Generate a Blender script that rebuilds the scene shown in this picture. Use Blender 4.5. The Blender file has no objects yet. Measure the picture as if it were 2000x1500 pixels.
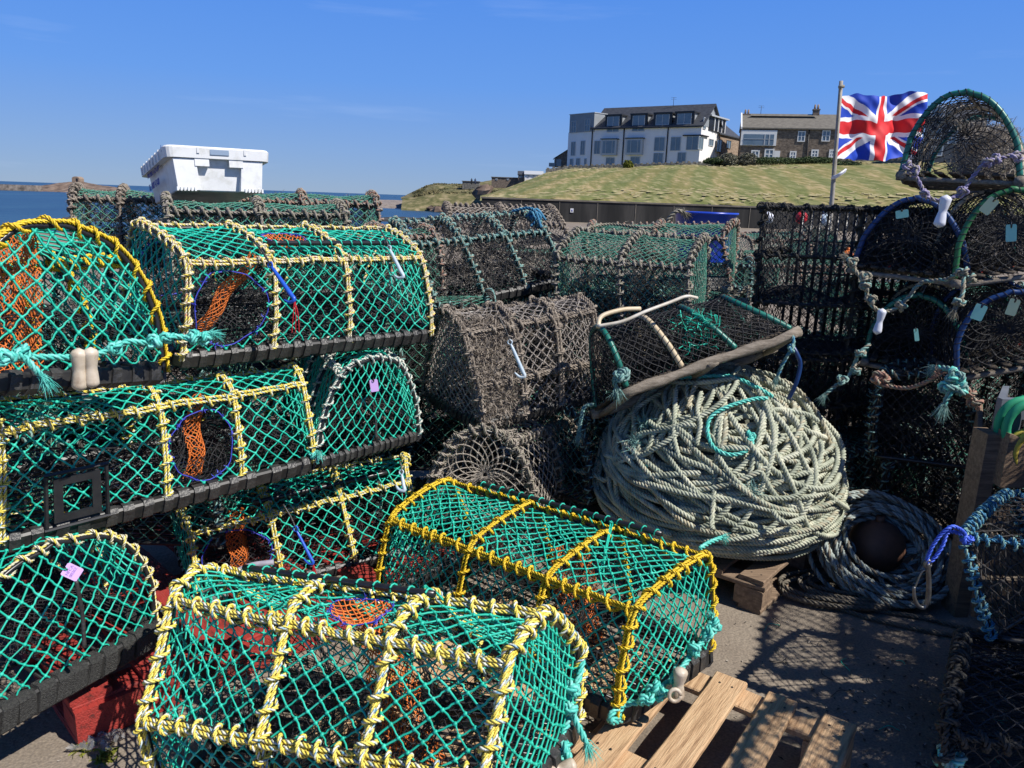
import bpy, math, random
import numpy as np
from mathutils import Matrix, Vector
rng = np.random.default_rng(7); random.seed(7)
R = math.radians
scene = bpy.context.scene
# ---------------------------------------------------------------- camera
F_PX = 1500.0; PITCH = R(13.57); ROLL = R(1.98); EYE = np.array([0, 0, 1.6])
fw = np.array([0, math.cos(PITCH), -math.sin(PITCH)]); up0 = np.array([0, math.sin(PITCH), math.cos(PITCH)]); rt0 = np.array([1.0, 0, 0])
rt = math.cos(ROLL)*rt0+math.sin(ROLL)*up0; up = -math.sin(ROLL)*rt0+math.cos(ROLL)*up0
cam = bpy.data.cameras.new('camera'); camo = bpy.data.objects.new('camera', cam); scene.collection.objects.link(camo)
cam.sensor_width = 36; cam.lens = 36*F_PX/2000; cam.clip_start = .05; cam.clip_end = 20000
camo.matrix_world = Matrix(((rt[0], up[0], -fw[0], 0), (rt[1], up[1], -fw[1], 0), (rt[2], up[2], -fw[2], 1.6), (0, 0, 0, 1)))
scene.camera = camo
def ray(px, py): return fw+(px-1000)/F_PX*rt-(py-750)/F_PX*up
def atz(px, py, z): r = ray(px, py); return EYE+r*((z-1.6)/r[2])
def aty(px, py, y): r = ray(px, py); return EYE+r*(y/r[1])
# ---------------------------------------------------------------- light
SUN_AZ = R(62); SUN_EL = R(50)            # azimuth measured from straight behind the viewer towards the right
sd = np.array([math.sin(SUN_AZ)*math.cos(SUN_EL), -math.cos(SUN_AZ)*math.cos(SUN_EL), math.sin(SUN_EL)])
sl = bpy.data.lights.new('sun', 'SUN'); sl.energy = 5.0; sl.angle = R(.55); sl.color = (1, .955, .88)
so = bpy.data.objects.new('sun', sl); scene.collection.objects.link(so)
so.rotation_euler = Vector(sd).to_track_quat('Z', 'Y').to_euler()
world = bpy.data.worlds.new('World'); scene.world = world; world.use_nodes = True
nt = world.node_tree; bg = nt.nodes['Background']; sky = nt.nodes.new('ShaderNodeTexSky'); sky.sky_type = 'NISHITA'
sky.sun_disc = False; sky.sun_elevation = SUN_EL; sky.sun_rotation = math.pi-SUN_AZ
sky.air_density = 0.7; sky.dust_density = 0; sky.ozone_density = 6; sky.altitude = 0
bg.inputs[1].default_value = .115
SKYHSV = nt.nodes.new('ShaderNodeHueSaturation'); SKYHSV.inputs['Saturation'].default_value = 1.12; SKYHSV.inputs['Value'].default_value = .75
# faint cirrus in the sky itself
tc = nt.nodes.new('ShaderNodeTexCoord'); mp = nt.nodes.new('ShaderNodeMapping'); mp.inputs['Scale'].default_value = (1.0, 1.6, 11.0); mp.inputs['Rotation'].default_value = (0, R(-12), 0)
nz = nt.nodes.new('ShaderNodeTexNoise'); nz.inputs['Scale'].default_value = 2.2; nz.inputs['Detail'].default_value = 6; nz.inputs['Roughness'].default_value = .55
cr = nt.nodes.new('ShaderNodeValToRGB'); cr.color_ramp.elements[0].position = .60; cr.color_ramp.elements[0].color = (0, 0, 0, 1); cr.color_ramp.elements[1].position = .9; cr.color_ramp.elements[1].color = (.16, .16, .16, 1)
mx = nt.nodes.new('ShaderNodeMixRGB'); mx.inputs[2].default_value = (7.5, 8.2, 9.4, 1)
L = nt.links.new
L(tc.outputs['Generated'], mp.inputs[0]); L(mp.outputs[0], nz.inputs['Vector']); L(nz.outputs[0], cr.inputs[0]); L(cr.outputs[0], mx.inputs[0])
sx = nt.nodes.new('ShaderNodeSeparateXYZ'); L(tc.outputs['Generated'], sx.inputs[0]); er = nt.nodes.new('ShaderNodeValToRGB'); els = er.color_ramp.elements
els[0].position = 0; els[0].color = (.29, .415, .63, 1); els[1].position = 1; els[1].color = (.010, .045, .20, 1)
for ps, cl in ((.05, (.24, .405, .75)), (.13, (.150, .365, .90)), (.28, (.085, .29, .92)), (.46, (.035, .12, .42))): k = els.new(ps); k.color = (*cl, 1)
L(sx.outputs[2], er.inputs[0]); gs = nt.nodes.new('ShaderNodeVectorMath'); gs.operation = 'SCALE'; gs.inputs['Scale'].default_value = .80/.115; L(er.outputs[0], gs.inputs[0])
mg = nt.nodes.new('ShaderNodeMixRGB'); mg.inputs[0].default_value = .88; L(sky.outputs[0], SKYHSV.inputs['Color']); L(SKYHSV.outputs[0], mg.inputs[1]); L(gs.outputs[0], mg.inputs[2]); L(mg.outputs[0], mx.inputs[1]); L(mx.outputs[0], bg.inputs[0])
vs = scene.view_settings; vs.view_transform = 'Standard'; vs.look = 'None'; vs.exposure = .25; vs.gamma = 1; vs.use_curve_mapping = False
scene.cycles.max_bounces = 6; scene.cycles.diffuse_bounces = 3; scene.cycles.glossy_bounces = 2; scene.cycles.transmission_bounces = 4

# ---------------------------------------------------------------- materials
MATS = {}
def mat(name, c1, c2=None, scale=20, rough=.7, bump=0, bscale=60, detail=4, spec=.5, c3=None, metal=0, stretch=None, trans=0, alpha=None, rotz=None):
    if name in MATS: return MATS[name]
    m = bpy.data.materials.new(name); m.use_nodes = True; t = m.node_tree; b = t.nodes['Principled BSDF']
    b.inputs['Roughness'].default_value = rough; b.inputs['Specular IOR Level'].default_value = spec; b.inputs['Metallic'].default_value = metal
    b.inputs['Base Color'].default_value = (*c1, 1)
    tcn = t.nodes.new('ShaderNodeTexCoord'); src = tcn.outputs['Object']
    if stretch:
        mpn = t.nodes.new('ShaderNodeMapping'); mpn.inputs['Scale'].default_value = stretch
        if rotz is not None: mpn.vector_type = 'TEXTURE'; mpn.inputs['Scale'].default_value = tuple(1/x_ for x_ in stretch); mpn.inputs['Rotation'].default_value = (0, 0, R(rotz))
        t.links.new(src, mpn.inputs[0]); src = mpn.outputs[0]
    if c2:
        n = t.nodes.new('ShaderNodeTexNoise'); n.inputs['Scale'].default_value = scale; n.inputs['Detail'].default_value = detail; n.inputs['Roughness'].default_value = .65
        r = t.nodes.new('ShaderNodeValToRGB'); e = r.color_ramp.elements
        e[0].position = .32; e[0].color = (*c1, 1); e[1].position = .68; e[1].color = (*c2, 1)
        if c3: k = e.new(.5); k.color = (*c3, 1)
        t.links.new(src, n.inputs['Vector']); t.links.new(n.outputs[0], r.inputs[0]); t.links.new(r.outputs[0], b.inputs['Base Color'])
    if bump:
        n2 = t.nodes.new('ShaderNodeTexNoise'); n2.inputs['Scale'].default_value = bscale; n2.inputs['Detail'].default_value = 5
        bm = t.nodes.new('ShaderNodeBump'); bm.inputs['Strength'].default_value = bump; bm.inputs['Distance'].default_value = .02
        t.links.new(src, n2.inputs['Vector']); t.links.new(n2.outputs[0], bm.inputs['Height']); t.links.new(bm.outputs[0], b.inputs['Normal'])
    if trans: b.inputs['Transmission Weight'].default_value = trans
    if alpha is not None: b.inputs['Alpha'].default_value = alpha
    MATS[name] = m; return m
M = dict(
 teal=mat('teal_twine', (.006, .34, .24), (.05, .60, .45), 11, .55, c3=(.012, .48, .34), detail=8),
 teal_old=mat('weathered_green_twine', (.05, .16, .12), (.17, .22, .17), 18, .85, c3=(.06, .26, .19)),
 tealdark=mat('dark_green_twine', (.01, .08, .065), (.03, .12, .10), 18, .85),
 black=mat('black_twine', (.012, .012, .014), (.03, .03, .034), 30, .7),
 blackold=mat('faded_black_twine', (.015, .015, .017), (.06, .056, .053), 22, .85),
 tan=mat('silted_tan_twine', (.20, .175, .15), (.44, .39, .33), 25, .95),
 greyold=mat('faded_grey_twine', (.17, .155, .145), (.38, .34, .31), 22, .9),
 silt=mat('silt_and_weed_fuzz', (.15, .125, .105), (.40, .345, .29), 30, 1, c3=(.26, .22, .18)),
 silt_dark=mat('dark_weed_fuzz', (.025, .024, .022), (.09, .085, .07), 30, 1),
 yellow=mat('yellow_rope', (.70, .46, .01), (.86, .62, .04), 40, .55),
 yellow_dull=mat('dull_yellow_rope', (.60, .46, .05), (.80, .66, .16), 30, .6),  # less saturated yellow, not assigned to any rope
 cream=mat('cream_rope', (.62, .56, .34), (.80, .76, .60), 45, .6),
 white=mat('white_rope', (.60, .60, .52), (.80, .79, .70), 45, .6),
 lemon=mat('lemon_rope', (.78, .60, .06), (.88, .75, .20), 45, .6),
 fleck=mat('white_and_blue_flecked_rope', (.80, .80, .68), (.10, .30, .45), 70, .6, detail=1, c3=(.72, .72, .62)),
 fleckred=mat('white_and_red_flecked_rope', (.78, .72, .58), (.62, .25, .15), 80, .6, detail=1, c3=(.74, .69, .5)),
 turq=mat('turquoise_rope', (.05, .47, .40), (.14, .60, .52), 40, .5),
 turq2=mat('light_turquoise_rope', (.10, .55, .48), (.24, .68, .6), 40, .5),
 greyteal=mat('faded_teal_rope', (.10, .24, .23), (.30, .42, .38), 40, .85, c3=(.18, .33, .31)),
 khaki=mat('weathered_khaki_rope', (.19, .175, .13), (.36, .33, .26), 35, .9),
 rust=mat('rusty_pink_rope', (.28, .13, .09), (.42, .27, .21), 25, .9),
 darkrope=mat('dark_weedy_rope', (.022, .022, .022), (.075, .07, .06), 30, .95),
 pile=mat('sun_bleached_green_rope', (.26, .285, .215), (.62, .61, .48), 11, .9, c3=(.42, .445, .345)),
 pile2=mat('stained_rope', (.30, .25, .15), (.58, .50, .34), 12, .9, c3=(.38, .37, .28)),
 pilecore=mat('heap_core_painted_shade', (.05, .055, .045), (.13, .14, .11), 30, .95),  # dark tone painted in for the shade between the heap's loops
 bluegrey=mat('blue_grey_rope', (.22, .26, .25), (.42, .47, .44), 20, .85),
 brownrope=mat('brown_rope', (.09, .08, .062), (.22, .19, .15), 20, .9),
 lilac=mat('purple_grey_rope', (.16, .14, .30), (.38, .34, .46), 30, .85),
 bluer=mat('blue_rope', (.02, .14, .28), (.07, .26, .40), 40, .7),
 bluecord=mat('bright_blue_cord', (.03, .08, .55), (.07, .16, .75), 40, .5),
 bluetwine=mat('royal_blue_twine', (.03, .04, .40), (.06, .08, .55), 40, .6),
 orange=mat('orange_twine', (.55, .12, .015), (.80, .22, .04), 40, .65),
 pipe=mat('black_plastic_pipe', (.012, .012, .014), (.022, .022, .024), 30, .32, spec=.5),
 rubber=mat('black_rubber', (.016, .016, .017), (.055, .053, .05), 18, .42, bump=.25, bscale=90),
 woven=mat('woven_black_rubber_belt', (.02, .02, .02), (.07, .07, .065), 160, .75, bump=.8, bscale=260),
 steel=mat('black_coated_steel', (.014, .014, .015), (.04, .038, .036), 35, .4),
 hoop_teal=mat('teal_plastic_hoop', (.008, .11, .085), (.02, .20, .15), 14, .4),
 hoop_green=mat('green_plastic_hoop', (.012, .10, .035), (.04, .19, .07), 14, .4),
 hoop_blue=mat('blue_plastic_hoop', (.006, .028, .12), (.015, .06, .20), 14, .4),
 hoop_cream=mat('cream_plastic_hoop', (.50, .39, .24), (.68, .58, .42), 14, .5),
 hoop_white=mat('white_plastic_hoop', (.50, .44, .35), (.74, .70, .62), 14, .45),
 wood_old=mat('grey_driftwood', (.16, .13, .10), (.36, .31, .25), 9, .9, bump=.5, bscale=60, stretch=(2, 12, 12)),
 wood_dark=mat('dark_wet_wood', (.05, .038, .028), (.12, .095, .07), 9, .85, bump=.5, bscale=60, stretch=(2, 12, 12)),
 wood_new=mat('pale_pine_board', (.27, .155, .08), (.58, .40, .235), 9, .75, bump=.35, bscale=30, stretch=(.7, 9, 9), c3=(.52, .335, .185), rotz=-124.8, detail=9),
 wood_crate=mat('weathered_pine_board', (.13, .085, .055), (.30, .21, .14), 7, .85, bump=.3, bscale=50, stretch=(1.2, 11, 11)),
 wood_red=mat('red_painted_board', (.08, .02, .015), (.30, .04, .03), 8, .75, bump=.4, bscale=30, stretch=(1, 6, 6), c3=(.34, .03, .022), rotz=135.6, detail=9),
 ivory=mat('ivory_plastic', (.34, .26, .19), (.62, .54, .44), 22, .45, c3=(.52, .44, .34)),
 floatw=mat('white_plastic_float', (.62, .64, .72), (.72, .73, .80), 20, .4),
 hookblue=mat('blue_plastic_hook', (.02, .10, .55), None, rough=.35),
 hookpale=mat('pale_blue_plastic_hook', (.38, .50, .62), (.55, .62, .66), 30, .4),
 redcord=mat('red_cord', (.55, .02, .03), None, rough=.6),
 tag_lilac=mat('lilac_tag', (.56, .36, .72), None, rough=.5), taglilac_ink=mat('faded_tag_ink', (.36, .20, .50), None),
 tag_mint=mat('mint_tag', (.30, .66, .56), None, rough=.5), tag_lime=mat('pale_lime_tag', (.62, .70, .42), None, rough=.5),
 boxwhite=mat('white_fish_box_plastic', (.56, .56, .53), (.76, .77, .77), 14, .38, c3=(.73, .74, .75), detail=9), ink=mat('blue_stencil_ink', (.04, .05, .30), None),
 tubblue=mat('blue_tub_plastic', (.012, .05, .42), (.02, .07, .5), 3, .3),
 galv=mat('galvanised_hook', (.10, .10, .10), (.2, .2, .2), 30, .4, metal=.7),
)
# ---------------------------------------------------------------- geometry
class G:
    def __init__(s): s.v = []; s.f = []; s.m = []; s.t = []; s.n = 0
    def add(s, v, quads, m=0):
        v = np.asarray(v, float).reshape(-1, 3); q = np.asarray(quads, int).reshape(-1, 4)
        s.v.append(v); s.f.append(q+s.n); s.m.append(np.full(len(q), m)); s.n += len(v)
    def build(s, name, mats, parent=None, smooth=True, origin=None):
        V = np.concatenate(s.v) if s.v else np.zeros((0, 3)); Q = np.concatenate(s.f) if s.f else np.zeros((0, 4), int); Mi = np.concatenate(s.m) if s.m else np.zeros(0, int)
        if origin is not None: V = V-np.asarray(origin)
        me = bpy.data.meshes.new(name); tri = Q[:, 3] == Q[:, 2] if len(Q) else np.zeros(0, bool)
        cnt = np.where(tri, 3, 4); start = np.concatenate([[0], np.cumsum(cnt)[:-1]]) if len(Q) else np.zeros(0, int)
        flat = Q[np.stack([np.ones(len(Q), bool)]*3+[~tri], 1)] if len(Q) else np.zeros(0, int)
        me.vertices.add(len(V)); me.vertices.foreach_set('co', V.ravel()); me.loops.add(len(flat)); me.loops.foreach_set('vertex_index', flat)
        me.polygons.add(len(Q)); me.polygons.foreach_set('loop_start', start); me.polygons.foreach_set('loop_total', cnt)
        me.polygons.foreach_set('material_index', Mi); me.polygons.foreach_set('use_smooth', np.full(len(Q), smooth))
        me.update(calc_edges=True); me.validate()
        for k in (mats if isinstance(mats, (list, tuple)) else [mats]): me.materials.append(k)
        o = bpy.data.objects.new(name, me); scene.collection.objects.link(o)
        if origin is not None: o.location = origin
        if parent is not None: o.parent = parent
        return o
def tag(o, label=None, cat=None, group=None, kind=None):
    if label: o['label'] = label
    if cat: o['category'] = cat
    if group: o['group'] = group
    if kind: o['kind'] = kind
    return o
def empty(name, loc, rz=0, **k):
    o = bpy.data.objects.new(name, None); scene.collection.objects.link(o); o.location = loc; o.rotation_euler.z = rz; o.empty_display_size = .1
    return tag(o, **k)
def nrm(a): return a/np.maximum(np.linalg.norm(a, axis=-1, keepdims=True), 1e-12)
REF = nrm(np.array([.31, .22, .92]))
def ringquads(m, k, n, closed=False):
    kk = k if closed else k-1
    i = np.arange(m)[:, None, None]*k*n; j = np.arange(kk)[None, :, None]; c = np.arange(n)[None, None, :]
    a = i+j*n+c; b = i+j*n+(c+1) % n; j2 = (j+1) % k
    return np.stack([a+0*b, b+0*a, i+j2*n+(c+1) % n, i+j2*n+c], -1).reshape(-1, 4)
def tubes(g, P, r, n=4, m=0):
    """many short tubes at once: P (count, points, 3)"""
    P = np.asarray(P, float)
    if P.ndim == 2: P = P[None]
    if not len(P): return
    T = nrm(np.gradient(P, axis=1)); N = nrm(np.cross(T, REF)); B = np.cross(T, N)
    a = np.arange(n)*2*math.pi/n; r = np.broadcast_to(np.asarray(r, float), P.shape[:2])[..., None, None]
    V = P[:, :, None]+r*(np.cos(a)[None, None, :, None]*N[:, :, None]+np.sin(a)[None, None, :, None]*B[:, :, None])
    g.add(V, ringquads(P.shape[0], P.shape[1], n), m)
def frames(P, closed=False):
    T = nrm(np.gradient(P, axis=0)); 
    if closed: T = nrm(np.roll(P, -1, 0)-np.roll(P, 1, 0))
    N = np.zeros_like(P); n = np.cross(T[0], REF); n /= np.linalg.norm(n); Tl = T.tolist(); nx, ny, nz_ = n.tolist(); out = []
    for tx, ty, tz in Tl:
        d = nx*tx+ny*ty+nz_*tz; nx -= d*tx; ny -= d*ty; nz_ -= d*tz
        l = math.sqrt(nx*nx+ny*ny+nz_*nz_) or 1; nx /= l; ny /= l; nz_ /= l; out.append((nx, ny, nz_))
    N = np.array(out); return T, N, np.cross(T, N)
def smooth(P, ds, closed=False):
    """Catmull-Rom through control points, resampled at step ds"""
    P = np.asarray(P, float)
    if closed: Q = np.vstack([P[-1:], P, P[:2]])
    else: Q = np.vstack([2*P[:1]-P[1:2], P, 2*P[-1:]-P[-2:-1]])
    t = np.linspace(0, 1, 10, endpoint=False)[:, None]; o = []
    for i in range(len(Q)-3):
        a, b, c, d = Q[i:i+4]; o.append(.5*((2*b)+(c-a)*t+(2*a-5*b+4*c-d)*t**2+(3*b-a-3*c+d)*t**3))
    o = np.vstack(o+[Q[-2:-1]]); return resample(o, ds)
def resample(P, ds):
    l = np.concatenate([[0], np.cumsum(np.linalg.norm(np.diff(P, axis=0), axis=1))]); n = max(2, int(round(l[-1]/ds))+1)
    s = np.linspace(0, l[-1], n); return np.stack([np.interp(s, l, P[:, i]) for i in range(3)], 1)
def tube1(g, P, r, n=8, m=0, closed=False, cap=True):
    P = np.asarray(P, float); r = np.broadcast_to(np.asarray(r, float), (len(P),))
    if cap and not closed:
        P = np.vstack([P[:1], P, P[-1:]]); r = np.concatenate([[0], r, [0]]); 
        T, N, B = frames(P[1:-1]); N = np.vstack([N[:1], N, N[-1:]]); B = np.vstack([B[:1], B, B[-1:]])
    else: T, N, B = frames(P, closed)
    a = np.arange(n)*2*math.pi/n
    V = P[:, None]+r[:, None, None]*(np.cos(a)[None, :, None]*N[:, None]+np.sin(a)[None, :, None]*B[:, None])
    g.add(V, ringquads(1, len(P), n, closed), m)
def rope(g, P, r, m=(0, 0, 0), pitch=None, res=7, n=5, jit=0, fray=0, so=.50, sr=.58):
    """three-strand laid rope along path P"""
    pitch = pitch or r*6.5; P = resample(np.asarray(P, float), pitch/res)
    if len(P) < 3: return
    if jit: P = P+np.cumsum(rng.normal(0, jit, P.shape), 0)*.3+rng.normal(0, jit*.3, P.shape)
    T, N, B = frames(P); s = np.arange(len(P))/res*2*math.pi; a = np.arange(n)*2*math.pi/n
    for k in range(3):
        ph = s+k*2*math.pi/3; d = np.cos(ph)[:, None]*N+np.sin(ph)[:, None]*B; e = np.cross(T, d); Q = P+d*r*so
        rr = np.full(len(P), r*sr); rr[0] = rr[-1] = r*.25
        V = Q[:, None]+rr[:, None, None]*(np.cos(a)[None, :, None]*d[:, None]+np.sin(a)[None, :, None]*e[:, None])
        g.add(V, ringquads(1, len(P), n), m[k])
    if fray:
        for end, tg in ((P[-1], T[-1]), (P[0], -T[0]))[:fray]:
            h = 70; dr = nrm(tg+rng.normal(0, .33, (h, 3)))*rng.uniform(.35, 1.15, (h, 1)); st = end+rng.normal(0, r*.4, (h, 3)); k = np.linspace(0, 1, 5)[None, :, None]
            tubes(g, st[:, None]+dr[:, None]*k*r*4.2+rng.normal(0, r*.7, (h, 3))[:, None]*k**2+np.array([0, 0, -1.])*r*1.6*k**2+rng.normal(0, r*.12, (h, 5, 3)), [r*.13, r*.12, r*.10, r*.08, r*.03], 3, m[0])
def knot(g, c, r, m=(0, 0, 0), size=1.0, turns=2):
    """a lumpy overhand knot"""
    t = np.linspace(0, 2*math.pi, 40); s = r*1.15*size
    P = np.stack([np.sin(t)+2*np.sin(2*t), np.cos(t)-2*np.cos(2*t), -np.sin(3*t)*1.3], 1)*s*.62
    A = np.linalg.qr(rng.normal(size=(3, 3)))[0]; rope(g, np.asarray(c)+P@A.T, r, m)
def box(g, lo, hi, m=0, M4=None):
    lo = np.array(lo, float); hi = np.array(hi, float); c = np.array([[i, j, k] for i in (0, 1) for j in (0, 1) for k in (0, 1)])
    v = lo+(hi-lo)*c
    if M4 is not None: v = v@np.asarray(M4)[:3, :3].T+np.asarray(M4)[:3, 3]
    g.add(v, [[0, 1, 3, 2], [4, 6, 7, 5], [0, 4, 5, 1], [2, 3, 7, 6], [0, 2, 6, 4], [1, 5, 7, 3]], m)
def hexa(g, c8, m=0):
    g.add(c8, [[0, 1, 3, 2], [4, 6, 7, 5], [0, 4, 5, 1], [2, 3, 7, 6], [0, 2, 6, 4], [1, 5, 7, 3]], m)
def plank(g, a, b, w, t, upv=(0, 0, 1), m=0, cr=.004, wob=0):
    """bevelled board from a to b, width w, thickness t"""
    a = np.array(a, float); b = np.array(b, float); T = nrm(b-a); S = nrm(np.cross(T, upv)); U = np.cross(S, T)
    sec = np.array([[-w/2+cr, -t/2], [w/2-cr, -t/2], [w/2, -t/2+cr], [w/2, t/2-cr], [w/2-cr, t/2], [-w/2+cr, t/2], [-w/2, t/2-cr], [-w/2, -t/2+cr]])
    k = max(2, int(np.linalg.norm(b-a)/.08)); st = np.linspace(0, 1, k); P = a+(b-a)*st[:, None]
    if wob: P = P+rng.normal(0, wob, P.shape)
    jj = 1+rng.normal(0, .02 if wob else 0, (k, 1))
    V = P[:, None]+sec[None, :, :1]*jj[:, :, None]*S+sec[None, :, 1:]*U
    c0 = np.repeat(P[:1], 8, 0); c1 = np.repeat(P[-1:], 8, 0); V = np.concatenate([c0[None], V, c1[None]]); g.add(V, ringquads(1, len(V), 8), m)
def fuzz(g, P, L_, n, m=0, w=.0012, spread=.012):
    """short ragged fibres of weed and silt growing from points P"""
    if n <= 0 or len(P) == 0: return
    i = rng.integers(0, len(P), n); p = P[i]+rng.normal(0, spread*.4, (n, 3)); d = nrm(rng.normal(size=(n, 3)))*(L_*rng.uniform(.4, 1.3, (n, 1)))
    s = nrm(np.cross(d, rng.normal(size=(n, 3))))*w; mid = p+d*.55+rng.normal(0, L_*.15, (n, 3)); e = p+d+rng.normal(0, L_*.2, (n, 3))
    V = np.stack([p-s, p+s, mid+s*.8, mid-s*.8, e+s*.3, e-s*.3], 1); b = (np.arange(n)*6)[:, None]
    g.add(V, np.concatenate([b+[0, 1, 2, 3], b+[3, 2, 4, 5]]), m)
def pip(pts, poly):
    x, y = pts[..., 0], pts[..., 1]; ins = np.zeros(x.shape, bool); n = len(poly)
    for i in range(n):
        x0, y0 = poly[i]; x1, y1 = poly[(i+1) % n]
        if y0 == y1: continue
        c = ((y0 > y) != (y1 > y)) & (x < (x1-x0)*(y-y0)/(y1-y0)+x0); ins ^= c
    return ins
def lattice(g, fmap, rngu, rngv, a, b, inside, r=.0021, n=4, seg=3, jit=.1, kr=2.3, m=0, knots=True, curve=.12, collect=None, twist=0):
    """diamond netting in (u, v); fmap maps (...,2) -> (...,3); inside(uv) is the domain"""
    i0, i1 = int(rngu[0]/a)-2, int(rngu[1]/a)+3; j0, j1 = int(rngv[0]/b)-2, int(rngv[1]/b)+3
    I, J = np.meshgrid(np.arange(i0, i1), np.arange(j0, j1), indexing='ij')
    U = np.stack([I*a, J*b], -1).astype(float)+rng.normal(0, 1, I.shape+(2,))*[a*jit, b*jit]
    U[..., 0] += twist*np.sin(U[..., 1]*9)*a
    ev = (I+J) % 2 == 0; ins = inside(U)
    E = []
    for di in (1, -1):
        sl_ = (slice(0, -1) if di == 1 else slice(1, None)); s2 = (slice(1, None) if di == 1 else slice(0, -1))
        A = U[sl_, :-1]; Bp = U[s2, 1:]; ok = ev[sl_, :-1] & (ins[sl_, :-1] | ins[s2, 1:]); ia = ins[sl_, :-1][ok]; ib = ins[s2, 1:][ok]
        A = A[ok].copy(); Bp = Bp[ok].copy()
        one = ia ^ ib
        if one.any():
            swap = one & ~ia; A2 = np.where(swap[:, None], Bp, A); B2 = np.where(swap[:, None], A, Bp)
            lo = np.zeros(len(A)); hi = np.ones(len(A))
            for _ in range(6):
                mid = (lo+hi)/2; im = inside(A2+(B2-A2)*mid[:, None]); lo = np.where(im, mid, lo); hi = np.where(im, hi, mid)
            B2 = np.where(one[:, None], A2+(B2-A2)*hi[:, None], B2); A, Bp = A2, B2
        E.append((A, Bp, np.full(len(A), di)))
    A = np.vstack([e[0] for e in E]); Bp = np.vstack([e[1] for e in E]); dd = np.concatenate([e[2] for e in E])
    t = np.linspace(0, 1, seg+1)[None, :, None]; uv = A[:, None]+(Bp-A)[:, None]*t
    cv = (rng.normal(0, curve, len(A))+dd*curve*.8)[:, None]*np.sin(t[..., 0]*2*math.pi); uv[..., 0] += cv*a*.5
    tubes(g, fmap(uv), r*rng.uniform(.85, 1.15, (len(A), 1)), n, m)
    K = U[ev & ins]
    if knots and len(K):
        tt = np.array([-1, -.45, .45, 1])[None, :, None]; an = rng.normal(0, .35, len(K)); d = np.stack([np.cos(an)*a, np.sin(an)*b], 1)*.17
        P = fmap(K[:, None]+d[:, None]*tt); tubes(g, P, np.array([.45, 1, 1, .45])*r*kr*rng.uniform(.8, 1.15, (len(K), 1)), n+1, m)
    if collect is not None: collect.append(fmap(K))
    return K
# ---------------------------------------------------------------- creels (lobster pots)
def part(g, name, mats, root, parent=None, smooth=True, **k):
    o = g.build(name, mats, None, smooth); 
    v = np.array(root.location); me = o.data; co = np.empty(len(me.vertices)*3); me.vertices.foreach_get('co', co); me.vertices.foreach_set('co', (co.reshape(-1, 3)-v).ravel()); me.update()
    o.parent = parent or root
    return tag(o, **k)
def profile(rho=.3, bulge=.04, crown=.04, mid=.42):
    Bq = np.array([0, 0.]); Mq = np.array([-bulge, mid]); T = np.array([0, 1.]); S1 = T+(Mq-T)*min(1, rho*1.5); S2 = np.array([rho*.6, 1+crown*.35])
    t = np.linspace(0, 1, 7)[:, None]; side = np.vstack([Bq+(Mq-Bq)*t, (Mq+(S1-Mq)*t[1:]) if rho*1.5 < 1 else np.zeros((0, 2))])
    bez = (1-t)**2*S1+2*t*(1-t)*T+t**2*S2; tm = len(side)+3-1
    topx = np.linspace(S2[0], .5, 5)[1:]; top = np.stack([topx, 1+crown*(.35+.65*np.sin((topx-S2[0])/(.5-S2[0])*math.pi/2))], 1)
    h = np.vstack([side, bez[1:], top]); full = np.vstack([h, (h[:-1]*[-1, 1]+[1, 0])[::-1]])
    return full, tm, len(full)-1-tm
def rcol(base, flk): return [base, base, flk]
STY = dict(
 cream=dict(rope=['lemon', 'lemon', 'fleck'], net='teal'), creamred=dict(rope=['lemon', 'cream', 'fleckred'], net='teal'), yellow=dict(rope=['yellow', 'yellow', 'yellow'], net='teal'),
 white=dict(rope=['white', 'cream', 'greyteal'], net='teal'), lemon=dict(rope=['cream', 'lemon', 'cream'], net='teal'),
 greyteal=dict(rope=['greyteal', 'greyteal', 'khaki'], net='blackold'), khaki=dict(rope=['khaki', 'khaki', 'greyold'], net='teal_old'), rust=dict(rope=['khaki', 'rust', 'greyold'], net='teal_old'),
 silt=dict(rope=['silt', 'silt', 'silt'], net='greyold'), tan=dict(rope=['khaki', 'silt', 'tan'], net='tan'), dark=dict(rope=['darkrope', 'darkrope', 'darkrope'], net='black'), darkteal=dict(rope=['greyteal', 'darkrope', 'darkrope'], net='tealdark'))
class Pot: pass
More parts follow.
